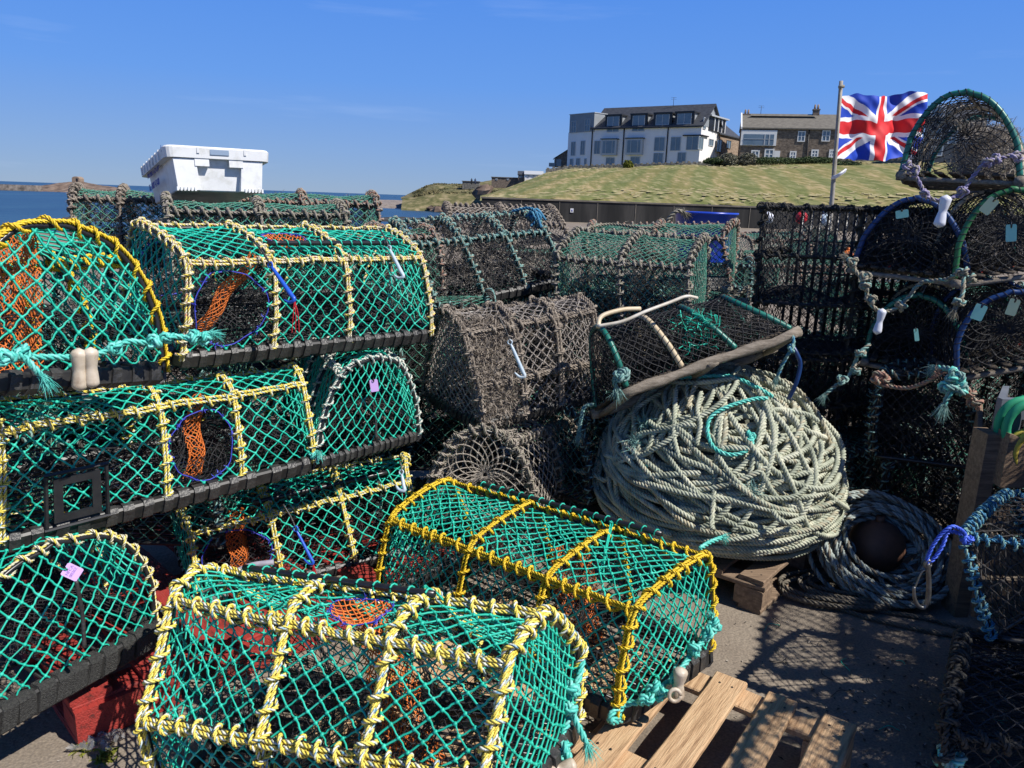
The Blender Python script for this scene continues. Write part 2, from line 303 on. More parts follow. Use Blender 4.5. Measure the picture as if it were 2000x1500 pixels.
def pot(C8, label, style='cream', hoops=(0, .33, .66, 1), rho=.3, ends='LR', rails=('TF', 'TB'), rr=.0051, laid=1, lp=.052, a=.030, b=.029, tr=.0027, n=4,
        base='straps', eye=None, top_eye=None, orange=None, door=None, strap_mat='rubber', sp=.04, sw=.024, fz=0, fzm='silt', inner=True, radial=None, hoopm=None, core=.007,
        fat=1, group=None, floor=True, res=6, knots=True, net=None, cat='creel', name='creel', wrap=True, sag=.05, jit=.1, both_eyes=False, fl=.02, ropemats=None, bulge=.04, lace=0):
    st = STY[style]; C = np.array(C8, float); p = Pot(); p.C = C
    org = C[:4].mean(0); root = empty(name, org.tolist(), 0, label=label, cat=cat, group=group); p.root = root
    BF, BB, TF, TB = C[0:2], C[2:4], C[4:6], C[6:8]
    prof, iF, iB = profile(rho, bulge, .04, .5 if bulge > .1 else .42); p.prof = prof
    def fm(u, bb, cc):
        u = np.asarray(u, float)[..., None]; bb = np.asarray(bb, float)[..., None]; cc = np.asarray(cc, float)[..., None]
        f = (BF[0]*(1-u)+BF[1]*u)*(1-cc)+(TF[0]*(1-u)+TF[1]*u)*cc; k = (BB[0]*(1-u)+BB[1]*u)*(1-cc)+(TB[0]*(1-u)+TB[1]*u)*cc
        return f+(k-f)*bb
    p.fm = fm; Lm = np.linalg.norm(BF[1]-BF[0]); Wm = np.linalg.norm(BB.mean(0)-BF.mean(0)); Hm = np.linalg.norm((TF+TB).mean(0)/2-(BF+BB).mean(0)/2)
    Wt = np.linalg.norm(TB.mean(0)-TF.mean(0)); p.L, p.W, p.H = Lm, Wm, Hm
    pm = fm(np.full(len(prof), .5), prof[:, 0], prof[:, 1]); al = np.concatenate([[0], np.cumsum(np.linalg.norm(np.diff(pm, axis=0), axis=1))]); p.al = al; PL = al[-1]
    def bc(v): return np.interp(v, al, prof[:, 0]), np.interp(v, al, prof[:, 1])
    def ctr(u): return fm(u, np.full(np.shape(u), .5), np.full(np.shape(u), .45))
    hp = np.array(hoops)
    def wrapmap(uv):
        u = uv[..., 0]/Lm; bb, cc = bc(uv[..., 1]); q = fm(u, bb, cc); k = np.clip(np.searchsorted(hp, u)-1, 0, len(hp)-2)
        s = np.sin(np.clip((u-hp[k])/(hp[k+1]-hp[k]), 0, 1)*math.pi)*np.sin(np.clip(uv[..., 1]/PL, 0, 1)*math.pi)
        s = s*sag+.012*np.sin(u*23+uv[..., 1]*17); return q+(ctr(u)-q)*s[..., None]
    p.wrapmap = wrapmap; p.bc = bc
    rm = [M[k] for k in (ropemats or st['rope'])]; nm = M[net or st['net']]; fpts = []
    wd = 1.0
    def lash(P, pname, is_hoop, k=0):
        P = resample(P, .012); T = nrm(np.gradient(P, axis=0)); uu = np.clip(((P-org)@nrm(BF[1]-BF[0]))/Lm+.5, 0, 1) if not is_hoop else np.full(len(P), k)
        d = P-ctr(uu); d = nrm(d-(d*T).sum(1)[:, None]*T); S = np.cross(T, d)
        hm = M['pipe'] if hoopm is None or not is_hoop else M[hoopm[int(round(k*(len(hoopm)-1)))]]
        g = G(); tube1(g, P, core if (is_hoop or base != 'wood') else core*.7, 8); h = part(g, pname, hm, root)
        if lace and is_hoop:
            f = np.linspace(0, len(P)-1, len(P)*3); I3 = lambda A: np.stack([np.interp(f, np.arange(len(P)), A[:, i]) for i in range(3)], 1); ph = 2*math.pi*f*.012/lace+.9*np.sin(f*.31); g = G(); tube1(g, I3(P)+I3(d)*((core+.001)*np.cos(ph))[:, None]+I3(S)*((core+.001)*np.sin(ph))[:, None], .0019, 4); part(g, 'lacing', M['black'], root, parent=h)
        if not wrap: return P, d
        g = G(); s = np.arange(len(P))*.012
        if laid == 1: rope(g, P+d*(core+rr*.7), rr, (0, 1, 2), res=res, n=4, jit=.0006)
        else:
            for q in (-1, 1): rope(g, P+d*(core+rr*.8)+S*q*rr*1.0, rr, (0, 1, 2), res=res, n=4, jit=.0006)
            if laid == 3: rope(g, P+d*(core+rr*2.2), rr, (1, 0, 2), res=res, n=4, jit=.0006)
        f = resample(np.c_[np.arange(len(P)), s, s*0], .5)[:, 0] if False else np.linspace(0, len(P)-1, len(P)*4)
        def it(A): return np.stack([np.interp(f, np.arange(len(P)), A[:, i]) for i in range(3)], 1)
        Pf, df, Sf = it(P), nrm(it(d)), nrm(it(S)); sf = f*.012; ph = 2*math.pi*sf/lp*(1+.0*sf)+rng.uniform(0, 6)+.9*np.sin(2*math.pi*sf/(lp*3.7)+rng.uniform(0, 6))+.6*np.sin(2*math.pi*sf/(lp*6.1)+rng.uniform(0, 6)); ph = ph+.75*np.sin(ph)
        rd = core+rr*(1.75 if laid < 3 else 2.4); rd = rd*(1+.12*np.sin(sf*61+rng.uniform(0, 6))); rs = core*.9+rr*(1.5 if laid == 1 else 2.2)
        rope(g, Pf+df*rr*(.9 if laid < 3 else 1.6)+df*(rd*np.cos(ph))[:, None]+Sf*(rs*np.sin(ph))[:, None], rr*.95, (1, 0, 2), res=res, n=4)
        if fz:
            fpts.append(np.repeat(P+d*rr, 3, 0)); fuzz(g, P+d*rr, .02, int(len(P)*fz*6), 0, spread=.022)
        part(g, 'lashing_rope', rm, root, parent=h); return P, d
    for k in hp:
        pr = fm(np.full(len(prof), k), prof[:, 0], prof[:, 1])+rng.normal(0, .003, (1, 3)); lash(smooth(pr, .012), 'hoop', True, k)
    for rl in rails:
        ix = {'TF': prof[iF], 'TB': prof[iB], 'MF': prof[6], 'MB': [1-prof[6][0], prof[6][1]], 'TC': [.5, 1.03]}[rl]
        u = np.linspace(0, 1, 24); P = fm(u, np.full(24, ix[0]), np.full(24, ix[1])); P += rng.normal(0, .002, P.shape); lash(smooth(P, .012), 'rail', False)
    # netting
    holes = []
    def comp(c): return (hp[c]+hp[c+1])/2*Lm, (hp[c+1]-hp[c])*Lm
    vs_ = np.interp(.45, prof[:8, 1], al[:8]); sideH = al[iF]
    if eye is not None:
        for c in np.atleast_1d(eye): uc, uw = comp(c); holes.append((uc, sideH*.53, uw*.42, sideH*.40))
        if both_eyes: holes.append((holes[0][0], PL-sideH*.5, holes[0][2], sideH*.4))
    if top_eye is not None: uc, uw = comp(top_eye); holes.append((uc, PL/2+.01, uw*.28, uw*.22))
    def ins(uv):
        o = (uv[..., 0] > .004) & (uv[..., 0] < Lm-.004) & (uv[..., 1] > .004) & (uv[..., 1] < PL-.004)
        for (uc, vc, ru, rv) in holes: o &= ((uv[..., 0]-uc)/ru)**2+((uv[..., 1]-vc)/rv)**2 > 1
        return o
    g = G(); col = []; lattice(g, wrapmap, (0, Lm), (0, PL), a, b, ins, tr, n, 3, jit, m=0, knots=knots, collect=col)
    poly = prof*[1, 1]
    cpt = np.array([.5, .5])
    for e in ends:
        k = 0. if e == 'L' else 1.; out = nrm(BF[0]-BF[1])*(1 if e == 'L' else -1)
        if radial:
            ang = np.linspace(0, 2*math.pi, 90); cl = np.vstack([poly, [[1, 0], [0, 0]]]); aa = np.arctan2((cl[:, 1]-.5)*1.0, cl[:, 0]-.5); 
            def rad(th):
                lo = np.zeros(th.shape); hi = np.full(th.shape, 1.4)
                for _ in range(9):
                    md = (lo+hi)/2; q = np.stack([.5+md*np.cos(th), .5+md*np.sin(th)], -1); i_ = pip(q, cl); lo = np.where(i_, md, lo); hi = np.where(i_, hi, md)
                return lo
            tab = rad(ang)
            def rmap(uv):
                th = uv[..., 0]; t_ = uv[..., 1]; r_ = np.interp(th % (2*math.pi), ang, tab)*t_; q = fm(np.full(th.shape, k), .5+r_*np.cos(th), .5+r_*np.sin(th))
                return q-out*(radial*(1-np.clip(t_, 0, 1))**1.3)[..., None]
            lattice(g, rmap, (0, 2*math.pi), (.05, 1), math.pi/19, .135, lambda uv: (uv[..., 1] > .05) & (uv[..., 1] < .995) & (uv[..., 0] > -.01) & (uv[..., 0] < 2*math.pi+.01), tr, n, 2, jit*.5, m=0, knots=knots, collect=col)
        else:
            def emap(uv):
                bb = uv[..., 0]/Wm; cc = uv[..., 1]/Hm; q = fm(np.full(bb.shape, k), bb, cc); h_ = np.clip(1-((bb-.5)*2)**2, 0, 1)*np.clip(1-((cc-.5)*2)**2, 0, 1); return q+out*(h_*.02)[..., None]
            pl = np.vstack([poly*[Wm, Hm]]); pl2 = (pl-[Wm/2, Hm*.45])*.985+[Wm/2, Hm*.45]
            lattice(g, emap, (-.05, Wm+.05), (0, Hm*1.1), a, b, lambda uv: pip(uv, pl2), tr, n, 3, jit, m=0, knots=knots, collect=col)
    if fz: fuzz(g, np.concatenate(col), .012, int(len(np.concatenate(col))*fz*9), 1, spread=.012)
    part(g, 'netting', [nm, M[fzm]], root)
    # entrances
    for hi_, (uc, vc, ru, rv) in enumerate(holes):
        th = np.linspace(0, 2*math.pi, 40, endpoint=False); g = G(); wb = 1+.05*np.sin(th*3+uc*9)+.035*np.sin(th*7)*np.abs(np.sin(th*2)); ring = wrapmap(np.stack([uc+ru*wb*np.cos(th), vc+rv*wb*np.sin(th)], -1))
        tube1(g, np.vstack([ring, ring[:2]]), .0019, 5)
        k2 = rng.integers(0, 40, 26); fuzz(g, ring[k2], .012, 90, 0, w=.0018, spread=.006)
        e = part(g, 'entrance_ring', M['bluetwine'] if (net or st['net']) == 'teal' else M['black'], root)
        cen = ring.mean(0); inn = nrm(ctr(np.array(uc/Lm))-cen)
        is_top = hi_ == len(holes)-1 and top_eye is not None
        g = G()
        if is_top:
            def tmap(uv): r_ = uv; return wrapmap(np.stack([uc+uv[..., 0], vc+uv[..., 1]], -1))+inn*.03*np.clip(1-(uv[..., 0]/ru)**2-(uv[..., 1]/rv)**2, 0, 1)[..., None]
            lattice(g, tmap, (-ru, ru), (-rv, rv), .010, .010, lambda uv: (uv[..., 0]/ru)**2+(uv[..., 1]/rv)**2 < 1, .0019, 4, 2, .2); part(g, 'bait_net', M['orange'], root)
        else:
            tgt = cen+inn*Wm*.42
            def cone(uv):
                th_ = uv[..., 0]; t_ = uv[..., 1]; o_ = wrapmap(np.stack([uc+ru*np.cos(th_), vc+rv*np.sin(th_)], -1)); i_ = tgt+(o_-cen)*.42; return o_+(i_-o_)*t_[..., None]-np.array([0, 0, .03])*np.sin(t_*math.pi)[..., None]
            lattice(g, cone, (0, 2*math.pi), (0, 1), math.pi/22, .065, lambda uv: (uv[..., 1] > 0) & (uv[..., 1] < 1) & (uv[..., 0] > -.01) & (uv[..., 0] < 2*math.pi), .0010, 3, 2, .08, knots=False); part(g, 'entrance_funnel', M['black'], root)
    if orange is not None:
        for (u0, b0, c0, u1, b1, c1, w_) in orange:
            P0 = fm(np.array(u0), np.array(b0), np.array(c0)); P1 = fm(np.array(u1), np.array(b1), np.array(c1)); ax = nrm(P1-P0); sd_ = nrm(BF[1]-BF[0])*.8+nrm(BB[0]-BF[0])*.6; sd_ = nrm(sd_-(sd_@ax)*ax); ou = np.cross(ax, sd_); LL = np.linalg.norm(P1-P0)
            def omap(uv):
                t_ = uv[..., 1]/LL; w2 = (.8+.2*np.cos(t_*5+1)**2)*(.85+.35*t_); x_ = uv[..., 0]
                return P0+ax*uv[..., 1][..., None]+sd_*(x_*w2)[..., None]+ou*(.014*np.cos(x_/w_*3.5)+.008*np.sin(t_*11))[..., None]
            g = G(); lattice(g, omap, (-w_, w_), (0, LL), .0058, .0085, lambda uv: (abs(uv[..., 0]) < w_) & (uv[..., 1] > 0) & (uv[..., 1] < LL), .0019, 3, 2, .3, knots=False, curve=.2); part(g, 'bait_net', M['orange'], root)
    if inner:
        g = G()
        for k in (hp[1], hp[-2])[: 2 if inner is True else inner]:
            def imap(uv): bb = uv[..., 0]/Wm; cc = uv[..., 1]/Hm; return fm(k+.10*np.sin(cc*3)-.05+.04*np.sin(bb*9), bb, cc)
            pl = (poly*[Wm, Hm]-[Wm/2, Hm/2])*.93+[Wm/2, Hm/2]
            lattice(g, imap, (0, Wm), (0, Hm*1.05), .0135, .0135, lambda uv: pip(uv, pl), .0014, 3, 2, .2, knots=False)
        def smap(uv): u_ = uv[..., 0]/Lm; w_ = uv[..., 1]/Wm; return fm(u_, w_, .16+.5*w_*(1-w_)*2+.08*np.sin(u_*11))
        lattice(g, smap, (0, Lm), (0, Wm), .0145, .0145, lambda uv: (uv[..., 0] > 0) & (uv[..., 0] < Lm) & (uv[..., 1] > .02) & (uv[..., 1] < Wm-.02), .0015, 3, 2, .25, knots=False)
        part(g, 'parlour_net', M['black'], root)
    # base
    cr = .045
    c4 = [BF[0], BF[1], BB[1], BB[0]]; bp = []
    for i in range(4):
        A, Bc, Cc = c4[i-1], c4[i], c4[(i+1) % 4]; d0 = nrm(A-Bc); d1 = nrm(Cc-Bc); t = np.linspace(0, 1, 6)[:, None]; bp.append((1-t)**2*(Bc+d0*cr)+2*t*(1-t)*Bc+t**2*(Bc+d1*cr))
    bp = np.vstack(bp); bp = resample(np.vstack([bp, bp[:1]]), .02)[:-1]; upn = nrm(np.cross(BF[1]-BF[0], BB[0]-BF[0])); upn = upn*np.sign(((TF+TB).mean(0)/2-org)@upn)
    T = nrm(np.roll(bp, -1, 0)-np.roll(bp, 1, 0)); S = nrm(np.cross(T, upn)); U = np.broadcast_to(upn, S.shape)
    if base == 'straps':
        w, h = .024*fat, .042*fat
        def sec(ex, k=3):
            c_ = .006+ex; q = [(-w/2-ex+c_, -h/2-ex), (w/2+ex-c_, -h/2-ex), (w/2+ex, -h/2-ex+c_), (w/2+ex, h/2+ex-c_), (w/2+ex-c_, h/2+ex), (-w/2-ex+c_, h/2+ex), (-w/2-ex, h/2+ex-c_), (-w/2-ex, -h/2-ex+c_)]; return np.array(q)
        s0 = sec(0); g = G(); V = bp[:, None]+s0[None, :, :1]*S[:, None]+s0[None, :, 1:]*U[:, None]; g.add(V, ringquads(1, len(bp), 8, True)); bf = part(g, 'base_frame', M['steel'], root, smooth=False)
        g = G(); tot = len(bp)*.02; x = 0.0; gap = 0
        while x < tot-.02:
            i = x/.02; i0 = int(i) % len(bp); i1 = (i0+1) % len(bp); f = i-int(i); P = bp[i0]*(1-f)+bp[i1]*f; t_ = nrm(T[i0]*(1-f)+T[i1]*f); s_ = nrm(np.cross(t_, upn)); sk = rng.uniform(.1, .45)
            ww = sw*rng.uniform(.75, 1.0); eo = .0045+rng.uniform(0, .005); so_ = sec(eo); si = sec(0)
            def rg(sec_, o_): return P+sec_[:, :1]*s_+sec_[:, 1:]*upn+t_*(o_+sk*sec_[:, 1:]*.6+sk*.3*sec_[:, :1])
            V = np.stack([rg(si, -ww/2), rg(so_, -ww/2), rg(so_, ww/2), rg(si, ww/2)]); g.add(V, ringquads(1, 4, 8))
            x += sp*rng.uniform(.85, 1.2)
            if rng.random() < .05: x += sp*.5
        part(g, 'rubber_strapping', M[strap_mat], root, parent=bf, smooth=False)
        if fz > .6: 
            g = G(); fuzz(g, bp, .018, int(len(bp)*fz*10), 0, spread=.03); part(g, 'weed', M[fzm], root, parent=bf)
    elif base == 'wood':
        h = .03
        for (a_, b_) in ((BF[0], BF[1]), (BB[0], BB[1])):
            g = G(); dd = nrm(b_-a_); q = np.linspace(-.03, np.linalg.norm(b_-a_)+.03, 14)[:, None]; P = a_+dd*q-upn*.022; rad_ = .021*(1+.15*np.sin(np.arange(14)*1.7+rng.uniform(0, 6)))
            P = P+rng.normal(0, .003, P.shape); tube1(g, P, rad_, 9); part(g, 'base_beam', M['wood_old'], root)
        for k in np.linspace(.02, .98, 3): g = G(); plank(g, fm(np.array(k), np.array(-.04), np.array(0))-upn*.03, fm(np.array(k), np.array(1.04), np.array(0))-upn*.03, .05, .02, upn, wob=.001); part(g, 'cross_batten', M['wood_old'], root)
        g = G()
        for k in np.linspace(.08, .92, 8): plank(g, fm(np.array(-.02), np.array(k), np.array(0))+upn*.002, fm(np.array(1.02), np.array(k), np.array(0))+upn*.002, .032, .012, upn, wob=.001)
        part(g, 'floor_slats', M['wood_dark'], root)
    elif base == 'rods':
        g = G(); tube1(g, np.vstack([bp, bp[:2]]), .009, 7); 
        part(g, 'base_frame', M['steel'], root)
    if floor and base != 'wood':
        g = G()
        for k in np.linspace(.06, .94, 13 if floor is True else floor): tube1(g, np.array([fm(np.array(u_), np.array(k), np.array(0.0))-upn*.004 for u_ in np.linspace(0.01, .99, 3)]), .0045 if base != 'rods' else (.007 if floor is True else .011), 5)
        for k in (.25, .5, .75): tube1(g, np.array([fm(np.array(k), np.array(u_), np.array(0.0))-upn*.012 for u_ in (0.02, .98)]), .005, 5)
        part(g, 'floor_grille', M['pipe'], root)
    if door:
        u0, u1, b0, side = door; g = G(); u = np.linspace(u0, u1, 14); P = fm(u, np.full(14, b0), np.full(14, 1.085)); tube1(g, P, .0095, 10); dp = part(g, 'door_bar', M['pipe'], root)
        g = G(); n_ = int((u1-u0)*Lm/.045); eb = prof[iF][0] if side < 0 else prof[iB][0]
        for k in np.linspace(u0+.02, u1-.02, n_):
            c0 = fm(np.array(k), np.array(b0), np.array(1.085)); e0 = fm(np.array(k+.012), np.array(eb+side*.0), np.array(1.02)); t = np.linspace(-.6, math.pi*1.25, 9); sd_ = nrm(BB[0]-BF[0])*(-side)
            q = c0+np.outer(np.cos(t), -sd_)*-.0115+np.outer(np.sin(t), upn)*.0115+np.outer(np.linspace(0, .01, 9), nrm(BF[1]-BF[0]))
            en = fm(np.array(k+.03), np.array(eb-side*.02*-1), np.array(.97)); tubes(g, smooth(np.vstack([q[::1][::-1][:0], q, e0+upn*.02, en])[:], .008), tr*1.1, 4)
        part(g, 'door_twine', nm, root, parent=dp)
    return p
def hook(root, a, b_, cord='pipe', mt='hookblue', tail=None, size=1, name='bungee_hook'):
    """rubber cord from a to b ending in a plastic hook with its tip bent round"""
    a = np.array(a, float); b_ = np.array(b_, float); d = nrm(b_-a); s = nrm(np.cross(d, [0, 1, .2])); h0 = a+(b_-a)*.45 if np.linalg.norm(b_-a) > .1 else a
    g = G(); tube1(g, smooth([a, (a+h0)/2+s*.004, h0], .01), .0035, 6); c = part(g, 'bungee_cord', M['rubber'], root)
    g = G(); P = smooth([h0, h0+(b_-h0)*.5, b_-d*.02, b_, b_-d*.006-s*.02*size, b_-d*.03-s*.032*size], .006); r = np.interp(np.linspace(0, 1, len(P)), [0, .1, .6, .9, 1], [.004, .0065, .0085, .006, .003])*size; tube1(g, P, r, 8)
    t = np.linspace(0, 2*math.pi, 14); tube1(g, h0-d*.008+np.outer(np.cos(t), d)*.009+np.outer(np.sin(t), s)*.009, .003, 6)
    part(g, name, M[mt], root, parent=c)
    if tail:
        g = G(); 
        for q in range(3): tube1(g, smooth([b_, b_+np.array([.008*q-.004, -.005, -.05]), b_+np.array([.012*q-.012, 0, -.11])], .01), .0016, 4, cap=False)
        part(g, 'cord_tail', M[tail], root, parent=c)
def idtag(root, c, w, h, rot, mt, ink=False, facing=None):
    """flat plastic licence tag with a slot in one end"""
    c = np.array(c, float); f = nrm(EYE-c if facing is None else np.array(facing)); r_ = nrm(np.cross([0, 0, 1.], f)); u_ = np.cross(f, r_); cs, sn = math.cos(rot), math.sin(rot); X = r_*cs+u_*sn; Y = -r_*sn+u_*cs
    s = .16; o2 = [(-.5, -.42), (-.44, -.5), (.44, -.5), (.5, -.42), (.5, .40), (.40, .5), (.12, .5), (.07, .30), (-.07, .30), (-.10, .5), (-.44, .5), (-.5, .42)]
    g = G(); q = np.array([c+X*x*w+Y*y*h for x, y in o2]); n = len(q); cc = c-Y*.12*h; V = np.vstack([q+f*.0012, q-f*.0012, [cc+f*.0012], [cc-f*.0012]])
    F_ = [[i, (i+1) % n, n+(i+1) % n, n+i] for i in range(n)]+[[2*n, i, (i+1) % n, (i+1) % n] for i in range(n)]+[[2*n+1, n+(i+1) % n, n+i, n+i] for i in range(n)]
    g.add(V, F_); t = part(g, 'licence_tag', M[mt], root, smooth=False)
    g = G(); t_ = np.linspace(0, 2*math.pi, 12); tube1(g, c+Y*h*.45+np.outer(np.cos(t_), Y)*h*.16+np.outer(np.sin(t_), f)*.008, .0015, 5); part(g, 'cable_tie', M['pipe'], root, parent=t)
    if ink:
        for k, (tx, sz, yy) in enumerate((('NFCA', .3, .10), ('00362', .3, -.14))): text(tx, sz*w, M['taglilac_ink'], c+f*.002+Y*yy*h-X*w*.36, X, Y, f, root, t)
def text(s, size, m, loc, X, Y, Z, root, parent=None, name='lettering', bold=0):
    cu = bpy.data.curves.new('lettering', 'FONT'); cu.body = s; cu.size = size; cu.extrude = .0004; cu.offset = bold
    o = bpy.data.objects.new('tmp', cu); scene.collection.objects.link(o); dg = bpy.context.evaluated_depsgraph_get(); me = bpy.data.meshes.new_from_object(o.evaluated_get(dg)); bpy.data.objects.remove(o)
    k = bpy.data.objects.new(name, me); scene.collection.objects.link(k); me.materials.clear(); me.materials.append(m)
    L_ = np.array(loc)-np.array(root.location); me.transform(Matrix(((X[0], Y[0], Z[0], L_[0]), (X[1], Y[1], Z[1], L_[1]), (X[2], Y[2], Z[2], L_[2]), (0, 0, 0, 1)))); k.parent = parent or root
    return k
def bridle(root, pts, r=.008, mats=('turq', 'turq2', 'turq'), knots_=(), name='bridle_rope', fray=1, jit=.0008, ks=1.):
    g = G(); P = smooth(pts, .01); rope(g, P, r, (0, 1, 2), jit=jit, fray=fray)
    for k in knots_: knot(g, np.asarray(k), r, (0, 1, 2), size=ks)
    return part(g, name, [M[m] for m in mats], root)
def toggle(root, c, d, L_=.10, r=.022, mt='ivory', waist=.6, parent=None, pair=False):
    """dumb-bell shaped plastic toggle float"""
    c = np.array(c, float); d = nrm(np.array(d, float)); t = np.linspace(0, 1, 18); rr = r*(waist+(1-waist)*np.abs(np.cos(t*math.pi))**.8)*np.sqrt(np.clip(np.minimum(t, 1-t)*9, 0.02, 1)); rr[0] = rr[-1] = r*.1
    g = G(); tube1(g, c+np.outer(t-.5, d)*L_, rr, 12)
    if pair: s = nrm(np.cross(d, EYE-c)); tube1(g, c+s*r*1.35+d*.004+np.outer(t-.5, d)*L_*.96, rr*.95, 12)
    return part(g, 'toggle_float', M[mt], root, parent=parent)
def cbox(cx, cy, z, yaw, Lx, W, H, t=.72, rise=0, tb=None):
    """eight corners of an ordinary creel box"""
    y = R(yaw); ex = np.array([math.cos(y), math.sin(y), rise]); ey = np.array([-math.sin(y), math.cos(y), 0]); c = np.array([cx, cy, z]); tb = t if tb is None else tb
    return [c+ex*Lx*i+ey*W*j+np.array([0, 0, H*k]) for (k, q) in ((0, (-.5, .5)), (1, (-.5*t, .5*tb))) for j in q for i in (-.5, .5)]
def copy_tree(o, loc, rz, label, group=None, parent=None):
    c = o.copy(); scene.collection.objects.link(c)
    if parent is None: c.location = loc; c.rotation_euler = (0, 0, rz); c['label'] = label; 
    else: c.parent = parent
    if group and parent is None: c['group'] = group
    for ch in o.children: copy_tree(ch, None, None, None, None, c)
    return c
def scl(C8, s): return [(EYE+(np.array(q)-EYE)*s).tolist() for q in C8]
CR = {
 'G2':[[-1.082,2.432,1.051],[-0.352,3.156,1.034],[-1.414,2.77,1.176],[-0.718,3.493,1.157],[-1.033,2.426,1.378],[-0.388,3.149,1.361],[-1.31,2.672,1.481],[-0.59,3.395,1.462]],
 'G3':[[-1.496,2.083,0.553],[-0.764,2.836,0.569],[-1.76,2.364,0.645],[-1.042,3.108,0.626],[-1.476,2.118,0.907],[-0.802,2.862,0.885],[-1.639,2.254,0.942],[-0.893,2.998,0.918]],
 'G1':[[-0.964,2.071,1.098],[-1.769,2.505,0.991],[-1.204,1.646,1.157],[-2.007,2.082,1.054],[-1.021,2.071,1.444],[-1.814,2.51,1.356],[-1.193,1.766,1.518],[-1.989,2.198,1.402]],
 'G5':[[-1.093,2.178,0.241],[-1.902,2.57,0.258],[-1.324,1.651,0.273],[-2.148,2.056,0.34],[-1.07,2.106,0.517],[-1.908,2.516,0.606],[-1.252,1.788,0.639],[-2.068,2.181,0.66]],
 'G4':[[-0.36,2.922,0.672],[-1.094,3.481,0.685],[-0.664,2.528,0.682],[-1.394,3.086,0.696],[-0.411,2.852,0.997],[-1.14,3.412,1.016],[-0.597,2.602,1.009],[-1.331,3.161,1.023]],
 'G6':[[-1.125,2.538,0.117],[-0.342,3.001,0.152],[-1.364,2.928,0.179],[-0.577,3.393,0.219],[-1.153,2.578,0.381],[-0.428,3.047,0.439],[-1.323,2.804,0.444],[-0.47,3.266,0.469]],
 'G8':[[-0.455,2.544,0.156],[0.326,1.833,0.231],[-0.141,2.895,0.173],[0.656,2.177,0.218],[-0.418,2.582,0.463],[0.352,1.871,0.533],[-0.23,2.862,0.509],[0.616,2.149,0.572]],
 'G7':[[-0.993,1.885,0.114],[0.007,1.391,0.272],[-0.773,2.328,0.111],[0.225,1.833,0.268],[-0.949,2.042,0.43],[0.033,1.545,0.579],[-0.902,2.214,0.429],[0.134,1.722,0.596]],
 'W1':[[-0.395,3.797,1.05],[0.272,4.316,1.158],[-0.751,4.219,1.131],[-0.081,4.732,1.214],[-0.528,3.834,1.369],[0.155,4.342,1.434],[-0.663,4.078,1.469],[-0.005,4.585,1.531]],
 'W2':[[-0.124,3.118,0.66],[0.39,3.528,0.7],[-0.404,3.464,0.7],[0.162,3.877,0.75],[-0.209,3.146,1.063],[0.369,3.561,1.121],[-0.324,3.334,1.117],[0.26,3.741,1.143]],
 'W5':[[0.249,4.062,0.938],[0.889,3.799,0.952],[0.428,4.523,1.078],[1.063,4.259,1.085],[0.201,4.008,1.325],[0.831,3.738,1.312],[0.372,4.404,1.454],[1.0,4.135,1.445]],
 'W6':[[0.434,2.937,0.886],[1.164,3.187,1.115],[0.382,3.412,0.657],[0.984,3.646,0.817],[0.362,3.238,1.078],[0.839,3.462,1.198],[0.291,3.356,0.988],[0.899,3.595,1.17]],
 'R1':[[2.206,3.52,1.769],[2.644,4.182,1.762],[1.813,3.789,1.786],[2.255,4.448,1.763],[2.104,3.575,2.102],[2.57,4.24,2.105],[1.877,3.742,2.137],[2.338,4.398,2.106]],
 'R2':[[2.059,3.539,1.313],[2.425,4.245,1.325],[1.631,3.77,1.341],[2.009,4.47,1.328],[1.941,3.589,1.65],[2.335,4.293,1.654],[1.72,3.715,1.654],[2.102,4.419,1.655]],
 'R2b':[[2.431,3.361,1.409],[2.636,4.132,1.4],[1.978,3.48,1.316],[2.189,4.252,1.313],[2.284,3.399,1.726],[2.496,4.172,1.724],[2.0,3.478,1.674],[2.207,4.25,1.667]],
 'R3':[[2.196,3.628,0.84],[2.583,4.33,0.891],[1.802,3.865,0.866],[2.179,4.559,0.882],[2.082,3.668,1.203],[2.492,4.366,1.237],[1.844,3.809,1.202],[2.245,4.506,1.231]],
 'R3b':[[2.468,3.332,1.023],[2.666,4.105,1.032],[2.023,3.442,0.889],[2.222,4.219,0.916],[2.338,3.356,1.307],[2.529,4.132,1.327],[2.012,3.439,1.218],[2.203,4.216,1.242]],
 'R5':[[2.171,3.403,0.451],[2.494,4.14,0.469],[1.781,3.592,0.434],[2.077,4.323,0.43],[2.076,3.443,0.855],[2.407,4.177,0.86],[1.767,3.581,0.836],[2.1,4.311,0.83]],
 'R6':[[2.253,3.475,0.004],[2.408,4.264,-0.013],[1.878,3.558,0.006],[1.971,4.342,-0.031],[2.202,3.502,0.39],[2.354,4.29,0.373],[1.838,3.575,0.416],[2.0,4.353,0.358]],
 'W8':[[-0.544,6.741,1.14],[0.486,7.037,1.249],[-0.692,7.233,1.259],[0.286,7.515,1.308],[-0.573,6.708,1.36],[0.407,6.984,1.384],[-0.66,7.148,1.56],[0.278,7.419,1.563]],
 'W5b':[[0.44,4.917,1.029],[1.31,4.639,1.068],[0.592,5.386,1.101],[1.43,5.11,1.143],[0.451,4.938,1.405],[1.217,4.656,1.428],[0.513,5.277,1.46],[1.396,5.002,1.508]],
}
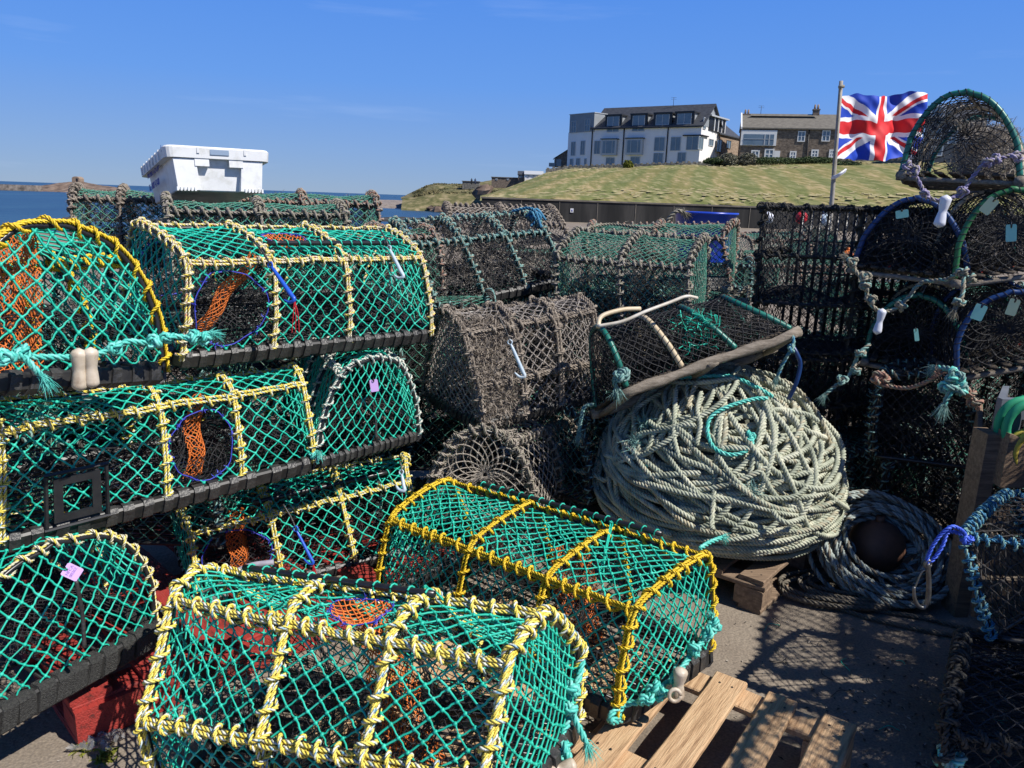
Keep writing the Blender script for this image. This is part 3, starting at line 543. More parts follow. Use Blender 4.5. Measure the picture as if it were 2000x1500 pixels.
# ================================================================ SETTING
def mix_noise(name, cols, scale, rough=.9, bump=0, bs=8, stretch=None, detail=8, pos=None, dist=.05, coord='Object'):
    m = bpy.data.materials.new(name); m.use_nodes = True; t = m.node_tree; b = t.nodes['Principled BSDF']; b.inputs['Roughness'].default_value = rough; b.inputs['Specular IOR Level'].default_value = .3
    tcn = t.nodes.new('ShaderNodeTexCoord'); src = tcn.outputs[coord]
    if stretch: q = t.nodes.new('ShaderNodeMapping'); q.inputs['Scale'].default_value = stretch[0]; q.inputs['Rotation'].default_value = stretch[1]; t.links.new(src, q.inputs[0]); src = q.outputs[0]
    n = t.nodes.new('ShaderNodeTexNoise'); n.inputs['Scale'].default_value = scale; n.inputs['Detail'].default_value = detail; n.inputs['Roughness'].default_value = .6
    r = t.nodes.new('ShaderNodeValToRGB'); e = r.color_ramp.elements; pos = pos or np.linspace(.3, .7, len(cols)); e[0].position = pos[0]; e[0].color = (*cols[0], 1); e[1].position = pos[-1]; e[1].color = (*cols[-1], 1)
    for p_, c_ in zip(pos[1:-1], cols[1:-1]): k = e.new(p_); k.color = (*c_, 1)
    t.links.new(src, n.inputs['Vector']); t.links.new(n.outputs[0], r.inputs[0]); t.links.new(r.outputs[0], b.inputs['Base Color'])
    if bump:
        n2 = t.nodes.new('ShaderNodeTexNoise'); n2.inputs['Scale'].default_value = bs; n2.inputs['Detail'].default_value = 8; bm = t.nodes.new('ShaderNodeBump'); bm.inputs['Strength'].default_value = bump; bm.inputs['Distance'].default_value = dist
        t.links.new(src, n2.inputs['Vector']); t.links.new(n2.outputs[0], bm.inputs['Height']); t.links.new(bm.outputs[0], b.inputs['Normal'])
    return m
m_conc = mix_noise('quay_concrete', [(.14, .115, .09), (.235, .195, .155), (.31, .265, .21)], 1.6, .9, .5, 55, detail=12, dist=.01)
t = m_conc.node_tree; b = t.nodes['Principled BSDF']; rl = b.inputs['Base Color'].links[0].from_socket
n3 = t.nodes.new('ShaderNodeTexNoise'); n3.inputs['Scale'].default_value = 130; n3.inputs['Detail'].default_value = 3; r3 = t.nodes.new('ShaderNodeValToRGB'); r3.color_ramp.elements[0].position = .36; r3.color_ramp.elements[0].color = (.78, .78, .78, 1); r3.color_ramp.elements[1].position = .66; r3.color_ramp.elements[1].color = (1.2, 1.19, 1.17, 1)
mm = t.nodes.new('ShaderNodeMixRGB'); mm.blend_type = 'MULTIPLY'; mm.inputs[0].default_value = 1; tcx = t.nodes.new('ShaderNodeTexCoord')
L_ = t.links.new; L_(tcx.outputs['Object'], n3.inputs['Vector']); L_(n3.outputs[0], r3.inputs[0]); L_(rl, mm.inputs[1]); L_(r3.outputs[0], mm.inputs[2]); L_(mm.outputs[0], b.inputs['Base Color'])
m_sea = mix_noise('sea_water', [(.006, .028, .055), (.012, .045, .075), (.025, .07, .10)], .05, .32, .9, .5, stretch=((1, .35, 1), (0, 0, 0)), dist=.3)
m_grass = mix_noise('mown_grass_bank', [(.135, .14, .04), (.19, .18, .065), (.32, .265, .135)], 1.5, .95, .5, 3, stretch=((1.0, .17, .3), (0, 0, 0)), detail=12, pos=[.38, .52, .64])
# broad diagonal mowing bands
t = m_grass.node_tree; b = t.nodes['Principled BSDF']; rl = b.inputs['Base Color'].links[0].from_socket
wv = t.nodes.new('ShaderNodeTexWave'); wv.inputs['Scale'].default_value = .075; wv.inputs['Distortion'].default_value = 1.2; wv.inputs['Detail'].default_value = 3; wv.inputs['Detail Scale'].default_value = 1.5
mpg = t.nodes.new('ShaderNodeMapping'); mpg.inputs['Rotation'].default_value = (0, 0, R(13)); tcx = t.nodes.new('ShaderNodeTexCoord'); rr_ = t.nodes.new('ShaderNodeValToRGB'); rr_.color_ramp.elements[0].position = .3; rr_.color_ramp.elements[0].color = (.86, .95, .85, 1); rr_.color_ramp.elements[1].position = .7; rr_.color_ramp.elements[1].color = (1.18, 1.10, 1.12, 1)
mm = t.nodes.new('ShaderNodeMixRGB'); mm.blend_type = 'MULTIPLY'; mm.inputs[0].default_value = 1; L_ = t.links.new
L_(tcx.outputs['Object'], mpg.inputs[0]); L_(mpg.outputs[0], wv.inputs['Vector']); L_(wv.outputs[0], rr_.inputs[0]); L_(rl, mm.inputs[1]); L_(rr_.outputs[0], mm.inputs[2]); L_(mm.outputs[0], b.inputs['Base Color'])
m_scrub = mix_noise('rough_headland_grass', [(.05, .06, .02), (.14, .13, .055), (.30, .24, .14)], .5, .95, .6, 1.2, detail=10)
m_shingle = mix_noise('shingle_beach', [(.08, .07, .06), (.24, .20, .17), (.38, .33, .28)], .6, .95, .7, 2, detail=12)
m_weed = mix_noise('weedy_tidal_flat', [(.02, .022, .02), (.06, .055, .045), (.12, .10, .08)], .3, .8, .5, 1)
m_rock = mix_noise('brown_rock', [(.06, .045, .035), (.17, .12, .09), (.28, .21, .16)], .25, .9, .8, .8, detail=10)
m_wall = mix_noise('dark_stained_concrete', [(.014, .014, .014), (.035, .034, .032), (.085, .08, .072)], .5, .9, .3, 3, stretch=((1.2, 1, .18), (0, 0, 0)), detail=9)
m_cope = mix_noise('pale_coping', [(.12, .11, .09), (.24, .21, .17)], 2, .9)
m_stone = mix_noise('brown_rubble_stone', [(.09, .072, .058), (.18, .142, .112), (.30, .24, .185)], 2.2, .95, .5, 4, stretch=((1, 1, 1.8), (0, 0, 0)), detail=6)
m_stonewarm = mix_noise('warm_rubble_stone', [(.16, .11, .075), (.30, .22, .16), (.42, .33, .25)], 2.4, .95, .5, 4, stretch=((1, 1, 1.8), (0, 0, 0)), detail=6)
m_drystone = mix_noise('grey_field_stone', [(.05, .05, .047), (.15, .145, .13), (.30, .28, .25)], 2.5, .95, .6, 4, detail=5)
m_render_ = mat('white_house_render', (.82, .78, .76), (.87, .84, .82), .8, .8); m_greyclad = mat('grey_cladding', (.24, .26, .28), (.30, .32, .34), .7, .7)
m_slate = mat('dark_slate', (.03, .033, .04), (.07, .075, .085), 2, .6, stretch=(1, 1, 3)); m_slate_b = mat('brown_grey_slate', (.11, .10, .085), (.19, .175, .145), 1.6, .8, stretch=(1, 1, 3))
m_glass = mat('window_glass', (.10, .15, .20), (.16, .22, .28), .6, .15, spec=.7); m_dark = mat('dark_trim', (.015, .017, .022), None, rough=.5); m_frame = mat('grey_window_frame', (.44, .46, .48), None, rough=.5); m_wframe = mat('white_window_frame', (.75, .75, .74), None, rough=.5)

def sheet(name, pts, z, m, kind='structure', sub=1):
    g = G(); P = np.array([(x, y, z) for x, y in pts]); c = P.mean(0); n = len(P); g.add(np.vstack([P, [c]]), [[i, (i+1) % n, n, n] for i in range(n)]); o = g.build(name, m, smooth=False); o['kind'] = kind; return o
def loft(name, rows, m, kind='structure', noise=0, sub=6, freq=.2, **k):
    """surface through rows of points (each row the same length); subdivided and roughened"""
    A = np.array(rows, float)
    def dens(A, ax, s): 
        A = np.moveaxis(A, ax, 0); n = A.shape[0]; x = np.arange(n); xs = np.linspace(0, n-1, (n-1)*s+1); i = np.clip(xs.astype(int), 0, n-2); f = (xs-i).reshape(-1, *([1]*(A.ndim-1))); return np.moveaxis(A[i]*(1-f)+A[i+1]*f, 0, ax)
    A = dens(dens(A, 0, sub), 1, sub)
    if noise:
        for q in range(5):
            w = freq*1.9**q; ph = rng.uniform(0, 6, 3); d = rng.normal(size=2); d /= np.linalg.norm(d); A[..., 2] += noise/1.5**q*np.sin((A[..., 0]*d[0]+A[..., 1]*d[1])*w+ph[0])*np.sin((A[..., 0]*d[1]-A[..., 1]*d[0])*w*.8+ph[1])
    a, b_, _ = A.shape; idx = np.arange(a*b_).reshape(a, b_); g = G(); g.add(A, np.stack([idx[:-1, :-1], idx[:-1, 1:], idx[1:, 1:], idx[1:, :-1]], -1)); o = g.build(name, m, **k); o['kind'] = kind; return o
sea = sheet('sea', [(-9000, -40), (9000, -40), (9000, 14000), (-9000, 14000)], -2.5, m_sea)
g = G(); QP = [(-60, -25), (60, -25), (60, 60.2), (-1.5, 60.2), (-4, 42), (-6, 26), (-60, 26)]; n_ = len(QP)
top = np.array([(x, y, 0.) for x, y in QP]); bot = top-[0, 0, 4]; cc_ = np.array([[5, 10, 0.]]); g.add(np.vstack([top, bot, cc_]), [[i, (i+1) % n_, 2*n_, 2*n_] for i in range(n_)]+[[i, i+n_, (i+1) % n_+n_, (i+1) % n_] for i in range(n_)])
quay = g.build('ground', m_conc, smooth=False); quay['kind'] = 'structure'
# beach, flats, headland, bank, island
def pr(pts): return [aty(*p) for p in pts]
loft('beach', [[aty(x, 405, 228)*[1, 1, 0]+[0, 0, -2.6] for x in (430, 560, 700, 850, 1000)], [aty(x, 400, 262)*[1, 1, 0]+[0, 0, z] for x, z in ((430, -2.5), (560, -1.9), (700, -1.6), (850, -1.5), (1000, -1.3))], [aty(x, 393, 335)*[1, 1, 0]+[0, 0, z] for x, z in ((430, -2.6), (560, -1.5), (700, -.9), (850, -.5), (1000, -.2))], [aty(x, 388, 380)*[1, 1, 0]+[0, 0, -2.7] for x in (430, 560, 700, 850, 1000)]], m_shingle, noise=.18, sub=12, freq=.15)
loft('tidal_flat', [[(x, 118, -2.6) for x in (-30, -20, -10, 4)], [(x, 124, z) for x, z in ((-30, -2.48), (-20, -2.25), (-10, -2.2), (4, -1.9))], [(x, 140, z) for x, z in ((-34, -2.6), (-20, -2.42), (-8, -2.3), (4, -2))], [(x, 165, -2.7) for x in (-30, -16, -6, 4)]], m_weed, noise=.1, sub=10, freq=.5)
loft('tidal_flat', [[(x, 88, -2.56) for x in (-52, -44, -36)], [(x, 93, -2.36) for x in (-54, -46, -38)], [(x, 100, -2.58) for x in (-56, -48, -40)]], m_weed, noise=.06, sub=8, freq=.6)
hc = [(783, 386), (805, 376), (832, 363), (852, 358), (900, 359), (960, 355), (1000, 352), (1080, 340), (1200, 338)]
loft('headland', [[aty(x, y+26, 212)*[1, 1, 0]+[0, 0, -2.6 if x < 1000 else -2] for x, y in hc], [aty(x+3, y+(392-y)*.62, 226) for x, y in hc], [aty(x+2, y+4, 242) for x, y in hc], [aty(x, y, 252) for x, y in hc], [aty(x, y, 262)*[1, 1, 1]+[0, 6, -.5] for x, y in hc], [aty(x, y, 262)*[1, 1, 0]+[0, 60, -2.6] for x, y in hc]], m_scrub, noise=.33, sub=12, freq=.16)
# scrub texture and shore rocks
def rocks(name, n, fx, fy, size, m, z=-2.3, **k):
    g = G()
    for i in range(n):
        c = np.array([fx(), fy(), z]); s = size*rng.uniform(.4, 1.3); a = np.linspace(0, 2*math.pi, 7)[:-1]; V = []
        for hh, rr in ((-.3, 1), (.25, .9), (.6, .4)): V.append(np.stack([c[0]+s*rr*np.cos(a)*rng.uniform(.8, 1.5), c[1]+s*rr*np.sin(a), np.full(6, c[2]+s*hh*.8)], 1)+rng.normal(0, s*.12, (6, 3)))
        g.add(np.array(V), ringquads(1, 3, 6))
    return tag(g.build(name, m, smooth=False), kind='stuff', **k)
rocks('shore_boulders', 170, lambda: rng.uniform(-24, 6), lambda: rng.uniform(205, 222), 1.5, m_rock, -2.0)
# grass bank: foot on the sea wall, crest in front of the houses
cr_ = [(938, 389.5, 100), (1000, 366, 112), (1066, 339, 128), (1110, 330, 128), (1225, 327.5, 126), (1350, 323, 124), (1450, 322, 124), (1600, 319, 122), (1760, 314, 120), (2000, 308, 116), (2300, 300, 112)]
ft = [(938, 389.5, 62), (985, 389, 62), (1040, 390.5, 61), (1090, 391.5, 61), (1200, 394.5, 61), (1320, 398, 61), (1450, 402, 61), (1600, 406, 61), (1760, 410, 61), (2000, 418, 61), (2300, 428, 61)]
def mix(a, b_, f, lift): P, Q = aty(*a), aty(*b_); o = P+(Q-P)*f; o[2] += lift; return o
loft('grass_bank', [[aty(*p)+[0, -.6, -.25] for p in ft]]+[[mix(a, c, f, l_) for a, c in zip(ft, cr_)] for f, l_ in ((0.02, 0), (.35, .25), (.7, .3), (1, 0))]+[[aty(*c)+[0, 25, -.1] for c in cr_], [aty(*c)+[2, 95, -3] for c in cr_]], m_grass, noise=.11, sub=14, freq=.22)
# sea wall
wroot = empty('sea_wall', (28, 60.3, 0), label='long dark concrete sea wall at the foot of the grass bank', cat='wall')
g = G(); yw = 60.0; x0 = aty(941, 388, yw)[0]; zt = 1.66
box(g, (x0, yw, -1.5), (62, yw+.7, zt-.12)); part(g, 'wall', m_wall, wroot, smooth=False)
g = G(); box(g, (x0-.05, yw-.06, zt-.12), (62, yw+.85, zt)); part(g, 'coping', m_cope, wroot, smooth=False)
g = G()
for x in np.arange(x0+3, 60, 2.9): box(g, (x, yw-.03, -.6), (x+.05, yw+.1, zt-.14))
part(g, 'expansion_joints', m_cope, wroot, smooth=False)
sp_ = aty(1117, 411, yw-.02); g = G(); box(g, sp_+[-.12, -.03, -.15], sp_+[.12, 0, .15]); s_ = g.build('wall_sign', m_wframe, smooth=False, origin=sp_); tag(s_, 'tiny white square sign fixed to the dark sea wall', 'sign')
g = G(); box(g, sp_+[-.05, -.036, -.09], sp_+[.05, -.03, .05]); part(g, 'pictogram', MATS['blue_stencil_ink'], s_)

# ---- houses on the bank
class Face:
    def __init__(s, A, B): s.A = np.array(A, float); s.e = nrm(np.array([B[0]-A[0], B[1]-A[1], 0.])); s.n = np.array([s.e[1], -s.e[0], 0.]); s.len = np.linalg.norm((np.array(B)-s.A)[:2])
    def uz(s, px, py): r = ray(px, py); t = ((s.A-EYE)@s.n)/(r@s.n); P = EYE+r*t; return (P-s.A)@s.e, P[2]
    def P(s, u, z, d=0): return np.array([s.A[0], s.A[1], 0])+s.e*u+s.n*d+np.array([0, 0, z])
    def slab(s, g, u0, u1, z0, z1, d0, d1): hexa(g, [s.P(u, z, d) for u in (u0, u1) for d in (d0, d1) for z in (z0, z1)])
    def window(s, root, px, mf=None, mg=None, mull=1, depth=.12, fw_=.09, bars=0):
        u0, z1 = s.uz(px[0], px[1]); u1, z0 = s.uz(px[2], px[3]); u0, u1 = min(u0, u1), max(u0, u1); g = G()
        for a in ((u0, u1, z1-fw_, z1), (u0, u1, z0, z0+fw_), (u0, u0+fw_, z0+fw_, z1-fw_), (u1-fw_, u1, z0+fw_, z1-fw_)): s.slab(g, *a, -.03, depth)
        for k in range(mull): c = u0+(u1-u0)*(k+1)/(mull+1); s.slab(g, c-fw_*.4, c+fw_*.4, z0+fw_, z1-fw_, -.03, depth-.02)
        for k in range(bars): c = z0+(z1-z0)*(k+1)/(bars+1); s.slab(g, u0+fw_, u1-fw_, c-fw_*.35, c+fw_*.35, -.03, depth-.03)
        w = part(g, 'window', mf or m_frame, root, smooth=False); g = G(); s.slab(g, u0+fw_*.5, u1-fw_*.5, z0+fw_*.5, z1-fw_*.5, -.02, .045); part(g, 'pane', mg or m_glass, root, parent=w, smooth=False); return u0, u1, z0, z1
def dist_pt(px, py, y): return aty(px, py, y)
A = aty(1153, 322, 150); B = aty(1364, 322, 138); fA = Face(A, B); Lf = fA.len; zb = 7.2
ze = (fA.uz(1153, 250)[1]+fA.uz(1364, 243.5)[1])/2; dep = 9.0; zr = ze+3.7
wh = empty('white_house', fA.P(Lf/2, zb, -4).tolist(), label='long white rendered house with dark slate roof and four dormers on the grass bank', cat='house')
g = G(); fA.slab(g, 0, Lf, zb, ze, -dep, 0)
c = [fA.P(Lf, ze, 0), fA.P(Lf, ze, -dep), fA.P(Lf, zr-.15, -dep/2)]; c2 = [q-fA.e*Lf for q in c]; g.add(c+c2, [[0, 1, 2, 2], [3, 5, 4, 4]]); part(g, 'wall', m_render_, wh, smooth=False)
gf = Face(fA.P(Lf, 0, 0), fA.P(Lf, 0, -dep))
g = G(); q = [gf.P(.15, ze-.1, .06), gf.P(dep-.15, ze-.1, .06), gf.P(dep/2, zr-.35, .06)]; g.add(q, [[0, 1, 2, 2]]); part(g, 'gable_cladding', m_greyclad, wh, smooth=False)
ov = .45; g = G()
for sg in (0, 1):
    d0, d1 = (ov, -dep/2) if sg == 0 else (-dep-ov, -dep/2); zz = ze-ov*.8
    hexa(g, [fA.P(u, z+dz, d) for u in (-.2, Lf+.5) for (z, d) in ((zz, d0), (zr, d1)) for dz in (0, .22)])
part(g, 'roof', m_slate, wh, smooth=False)
g = G(); fA.slab(g, -.2, Lf+.4, ze-.32, ze-.12, .05, ov+.06); part(g, 'gutter', m_dark, wh, smooth=False)
# left wing and grey upper storey
A2 = aty(1107, 325, 155); fW = Face(A2, fA.A); g = G(); zt2 = fW.uz(1130, 258)[1]; fW.slab(g, 0, fW.len, zb, zt2, -7, -.01); part(g, 'wing_wall', m_render_, wh, smooth=False)
u0, _ = fW.uz(1113.5, 240); ztw = (fW.uz(1114, 226)[1]+fW.uz(1157, 219.5)[1])/2; g = G(); fW.slab(g, u0, fW.len+.5, zt2-.05, ztw, -6.5, .12); part(g, 'upper_storey', m_greyclad, wh, smooth=False)
g = G(); fW.slab(g, u0-.1, fW.len+.6, ztw, ztw+.12, -6.6, .22); part(g, 'flat_roof', m_frame, wh, smooth=False)
fU = Face(fW.P(0, 0, .13), fW.P(fW.len, 0, .13))
for q in ((1117, 236.5, 1125.5, 259), (1143, 232.5, 1152.3, 256)): fU.window(wh, q, bars=1)
for q in ((1116.5, 277, 1123.5, 304), (1135, 275, 1142, 302.5), (1114, 310, 1119.5, 324), (1126, 309, 1133, 323), (1142, 309.5, 1145.5, 322)): fW.window(wh, q, mull=1 if q[2]-q[0] > 6 else 0)
# facade windows
for q in ((1161.5, 275, 1171.5, 301), (1184, 307.5, 1200, 322), (1232, 306, 1249.5, 321), (1279, 268, 1297.5, 295), (1277, 298.5, 1294.5, 319), (1311, 267.5, 1328.5, 294.5), (1324, 297.5, 1339, 318)): fA.window(wh, q)
for q in ((1178, 273, 1206, 303.5), (1226, 271.5, 1256, 302.5)):    # projecting bays
    ua, za = fA.uz(q[0], q[1]); ub, zb_ = fA.uz(q[2], q[3]); g = G(); fA.slab(g, ua, ub, zb_, za, 0, .7); bay = part(g, 'bay', m_frame, wh, smooth=False)
    g = G(); fA.slab(g, ua+.35, ub-.35, zb_+.35, za-.3, .6, .73); part(g, 'pane', m_glass, wh, parent=bay, smooth=False); g = G(); fA.slab(g, ua-.15, ub+.15, za, za+.16, -.1, .85); part(g, 'lid', m_dark, wh, parent=bay, smooth=False)
    g = G(); [fA.slab(g, ua+(ub-ua)*k-.05, ua+(ub-ua)*k+.05, zb_+.35, za-.3, .7, .78) for k in (.33, .74)]; part(g, 'mullion', m_frame, wh, parent=bay, smooth=False)
for x, yy in ((1158, 250), (1220, 249), (1306, 246)):
    u, z = fA.uz(x, yy); g = G(); tube1(g, [fA.P(u, z, .12), fA.P(u, zb, .12)], .11, 6); part(g, 'downpipe', m_dark, wh)
# dormers
for (xa, xb, yt, yb, low) in ((1187, 1208.5, 226.5, 256.5, 1), (1236.5, 1258.5, 224.5, 254.8, 1), (1282, 1307, 222.5, 243, 0), (1324, 1350, 220.5, 241, 0)):
    ua, z1 = fA.uz(xa, yt); ub, z0 = fA.uz(xb, yb); g = G(); fA.slab(g, ua-.25, ub+.25, max(z0, ze-.1), z1, -3.6, -.12); d_ = part(g, 'dormer', m_greyclad, wh, smooth=False)
    g = G(); fA.slab(g, ua-.5, ub+.5, z1, z1+.25, -3.8, .15); fA.slab(g, ua-.45, ua-.02, ze, z1, -.3, .02); fA.slab(g, ub+.02, ub+.45, ze, z1, -.3, .02); part(g, 'dormer_surround', m_dark, wh, parent=d_, smooth=False)
    ff = Face(fA.P(0, 0, .03), fA.P(Lf, 0, .03)); g = G(); fA.slab(g, ua, ub, z0, z1-.15, -.1, .03); part(g, 'pane', m_glass, wh, parent=d_, smooth=False); g = G(); um = (ua+ub)/2
    for a in ((ua, ua+.12), (um-.08, um+.04), (ub-.12, ub)): fA.slab(g, *a, z0, z1-.15, .03, .09)
    fA.slab(g, ua, ub, z0-.12, z0, .0, .12); part(g, 'mullion', m_frame, wh, parent=d_, smooth=False)
# corner window and gable end
cw = Face(fA.P(0, 0, .02), fA.P(Lf, 0, .02)); cw.window(wh, (1342, 266, 1362.8, 293)); 
def gwin(q, **k): gf.window(wh, q, **k)
gwin((1364.5, 266, 1371.5, 293)); gwin((1384.5, 270.5, 1392, 286)); gwin((1374, 229, 1377.5, 253), mull=0)
g = G(); gf.slab(g, -.1, 3.0, gf.uz(1366, 264.5)[1], gf.uz(1366, 264.5)[1]+.18, 0, .3); fA.slab(g, Lf-3.2, Lf+.3, gf.uz(1366, 264.5)[1], gf.uz(1366, 264.5)[1]+.18, 0, .32); part(g, 'window_canopy', m_dark, wh, smooth=False)
# rear stone wing with box dormer
r0 = fA.P(Lf+.3, 0, -dep+.5); r1 = aty(1441, 318, 153); fR = Face(r0, r1); zre = fR.uz(1415, 264)[1]; g = G(); fR.slab(g, 0, fR.len, zb, zre, -6, 0); part(g, 'rear_wing', m_stonewarm, wh, smooth=False)
g = G(); hexa(g, [fR.P(u, z+dz, d) for u in (-1, fR.len) for (z, d) in ((zre-.1, .3), (zre+3, -4)) for dz in (0, .2)]); part(g, 'rear_roof', m_slate, wh, smooth=False)
ua, z1 = fR.uz(1396, 229); ub, z0 = fR.uz(1415, 262); g = G(); fR.slab(g, ua-2, ub+.3, z0+.1, z1, -4, -.05); rd = part(g, 'dormer', m_dark, wh, smooth=False); g = G(); fR.slab(g, ua-2.3, ub+.8, z1, z1+.25, -4.2, .4); part(g, 'dormer_lid', m_frame, wh, parent=rd, smooth=False)
g = G(); [fR.slab(g, ua+(ub-ua)*k, ua+(ub-ua)*k+.25, z0+.1, z1-.05, -.05, .1) for k in (0, .33, .66, .95)]; part(g, 'mullion', m_wframe, wh, parent=rd, smooth=False)
for q in ((1400, 271, 1408, 298), (1419, 273, 1426, 291)): fR.window(wh, q, mf=m_cope)
# small stone gable left of the white house
lb = empty('stone_outbuilding', aty(1098, 322, 160).tolist(), label='small stone gable and glass balustrade at the left end of the white house', cat='outbuilding')
f3 = Face(aty(1085, 325, 160), aty(1109, 325, 160)); g = G(); z0 = f3.uz(1090, 325)[1]; a_, zl = f3.uz(1085, 309); b_, zh = f3.uz(1109, 293); hexa(g, [f3.P(u, z, d) for u, zt_ in ((a_, zl), (b_, zh)) for d in (0, -5) for z in (z0, zt_)]); part(g, 'wall', m_stone, lb, smooth=False)
g = G(); hexa(g, [f3.P(u, z+dz, d) for u, z in ((a_-.3, zl-.1), (b_, zh)) for d in (.2, -5) for dz in (0, .15)]); part(g, 'roof', m_slate_b, lb, smooth=False); g = G(); f3.slab(g, a_+.2, (a_+b_)/2, z0, zl-.2, 0, .08); part(g, 'glazed_door', m_glass, lb, smooth=False)
g = G(); u0_, z1_ = f3.uz(1072, 318); u1_, z0_ = f3.uz(1084, 326); f3.slab(g, u0_, u1_, z0_, z1_, .5, .56); part(g, 'glass_balustrade', m_glass, lb, smooth=False)
# second house, brown stone
A = aty(1444, 318, 139); B = aty(1790, 312, 133); f2 = Face(A, B); z2e = f2.uz(1540, 251.5)[1]; z2r = z2e+2.6
sh = empty('stone_house', f2.P(10, zb, -3).tolist(), label='long brown stone house with brown slate roof and two chimneys behind the flag', cat='house')
g = G(); f2.slab(g, 0, f2.len, 6, z2e, -8, 0); ce = [f2.P(0, z2e, 0), f2.P(0, z2e, -8), f2.P(0, z2r, -4)]; g.add(ce, [[0, 1, 2, 2]]); part(g, 'wall', m_stone, sh, smooth=False)
g = G()
for d0, d1 in ((.35, -4), (-8.3, -4)): hexa(g, [f2.P(u, z+dz, d) for u in (-.15, f2.len) for (z, d) in ((z2e-.1, d0), (z2r, d1)) for dz in (0, .2)])
u_, zz_ = f2.uz(1530, 223); q = [f2.P(u_-5.5, z2r-.3, -2.6), f2.P(u_+6, z2r-.3, -2.6), f2.P(u_, zz_+.3, -6), f2.P(u_, zz_+.3, -9)]; g.add(q, [[0, 1, 2, 2], [0, 2, 3, 3], [1, 3, 2, 2]]); part(g, 'roof', m_slate_b, sh, smooth=False)
g = G(); hexa(g, [f2.P(u, z+dz, d) for u in (-.35, -.1) for (z, d) in ((z2e-.15, .4), (z2r, -4)) for dz in (.0, .35)]); part(g, 'verge', m_wframe, sh, smooth=False)
for (xa, xb, yt, yb) in ((1455, 1466.5, 220, 237), (1595.5, 1605.5, 210, 232)):
    ua, z1 = f2.uz(xa, yt); ub, z0 = f2.uz(xb, yb); g = G(); f2.slab(g, ua, ub, z0-1.2, z1, -4.6, -3.6); f2.slab(g, ua-.08, ub+.08, z1, z1+.18, -4.7, -3.5); ch_ = part(g, 'chimney', m_stone, sh, smooth=False); g = G(); um = (ua+ub)/2
    for dx in (-.25, .25): tube1(g, [f2.P(um+dx, z1+.1, -4.1), f2.P(um+dx, z1+.95, -4.1)], [.2, .14], 8)
    part(g, 'chimney_pot', m_stonewarm, sh, parent=ch_)
ua, z1 = f2.uz(1448.5, 254); ub, z0 = f2.uz(1515, 285); g = G(); f2.slab(g, ua, ub, z0, z1, 0, .25); pw = part(g, 'balcony_surround', m_wframe, sh, smooth=False); ua, z1 = f2.uz(1453, 262); ub, z0 = f2.uz(1510, 283.5); g = G(); f2.slab(g, ua, ub, z0, z1, .2, .29); part(g, 'pane', m_glass, sh, parent=pw, smooth=False)
g = G(); [f2.slab(g, ua+(ub-ua)*k, ua+(ub-ua)*k+.18, z0, z1, .27, .34) for k in (.68, .83)]; f2.slab(g, ua, ub, z0+.9, z0+.97, .27, .34); part(g, 'balcony_rail', m_frame, sh, parent=pw, smooth=False)
for q in ((1559, 256, 1571.5, 277), (1606.5, 254.5, 1620, 276.5)): f2.window(sh, q, mf=m_wframe, bars=1, fw_=.14)
for q in ((1467.5, 293, 1482, 313), (1494, 290.5, 1510.5, 312), (1543, 295, 1554, 312), (1585, 292, 1597.5, 308), (1620, 292, 1629, 308)): f2.window(sh, q, mf=m_wframe, bars=1, fw_=.22)
ua, z1 = f2.uz(1512, 294.5); ub, z0 = f2.uz(1522, 313); g = G(); f2.slab(g, ua, ub, z0, z1, 0, .12); part(g, 'door', m_wframe, sh, smooth=False)
g = G(); u_, z_ = f2.uz(1581, 252); tube1(g, [f2.P(u_, z_, .1), f2.P(u_, zb, .1)], .09, 6); part(g, 'downpipe', m_dark, sh)
# third house seen through the top creel
A = aty(1800, 318, 112); B = aty(1915, 314, 109); f4 = Face(A, B); z4e = f4.uz(1850, 232)[1]; h3 = empty('grey_house', f4.P(8, 7, -3).tolist(), label='dark grey house with slate roof and dormer seen through the topmost creel', cat='house')
g = G(); f4.slab(g, 0, f4.len, 5.5, z4e, -8, 0); part(g, 'wall', mat('grey_roughcast', (.12, .12, .125), (.2, .2, .2), 1.5, .9), h3, smooth=False); g = G()
for d0, d1 in ((.3, -4), (-8.3, -4)): hexa(g, [f4.P(u, z+dz, d) for u in (-.2, f4.len) for (z, d) in ((z4e-.1, d0), (z4e+2.0, d1)) for dz in (0, .2)])
part(g, 'roof', m_slate, h3, smooth=False)
for q in ((1815, 250, 1838, 272), (1855, 248, 1882, 282), (1820, 285, 1840, 305), (1900, 250, 1920, 275)): f4.window(h3, q, mf=m_wframe, fw_=.15)
ua, z1 = f4.uz(1818, 205); ub, z0 = f4.uz(1846, 230); g = G(); f4.slab(g, ua, ub, z0, z1, -3, -.2); dd_ = part(g, 'dormer', m_render_, h3, smooth=False); g = G(); f4.slab(g, ua+.3, ub-.3, z0+.3, z1-.3, -.2, -.1); part(g, 'pane', m_glass, h3, parent=dd_, smooth=False)
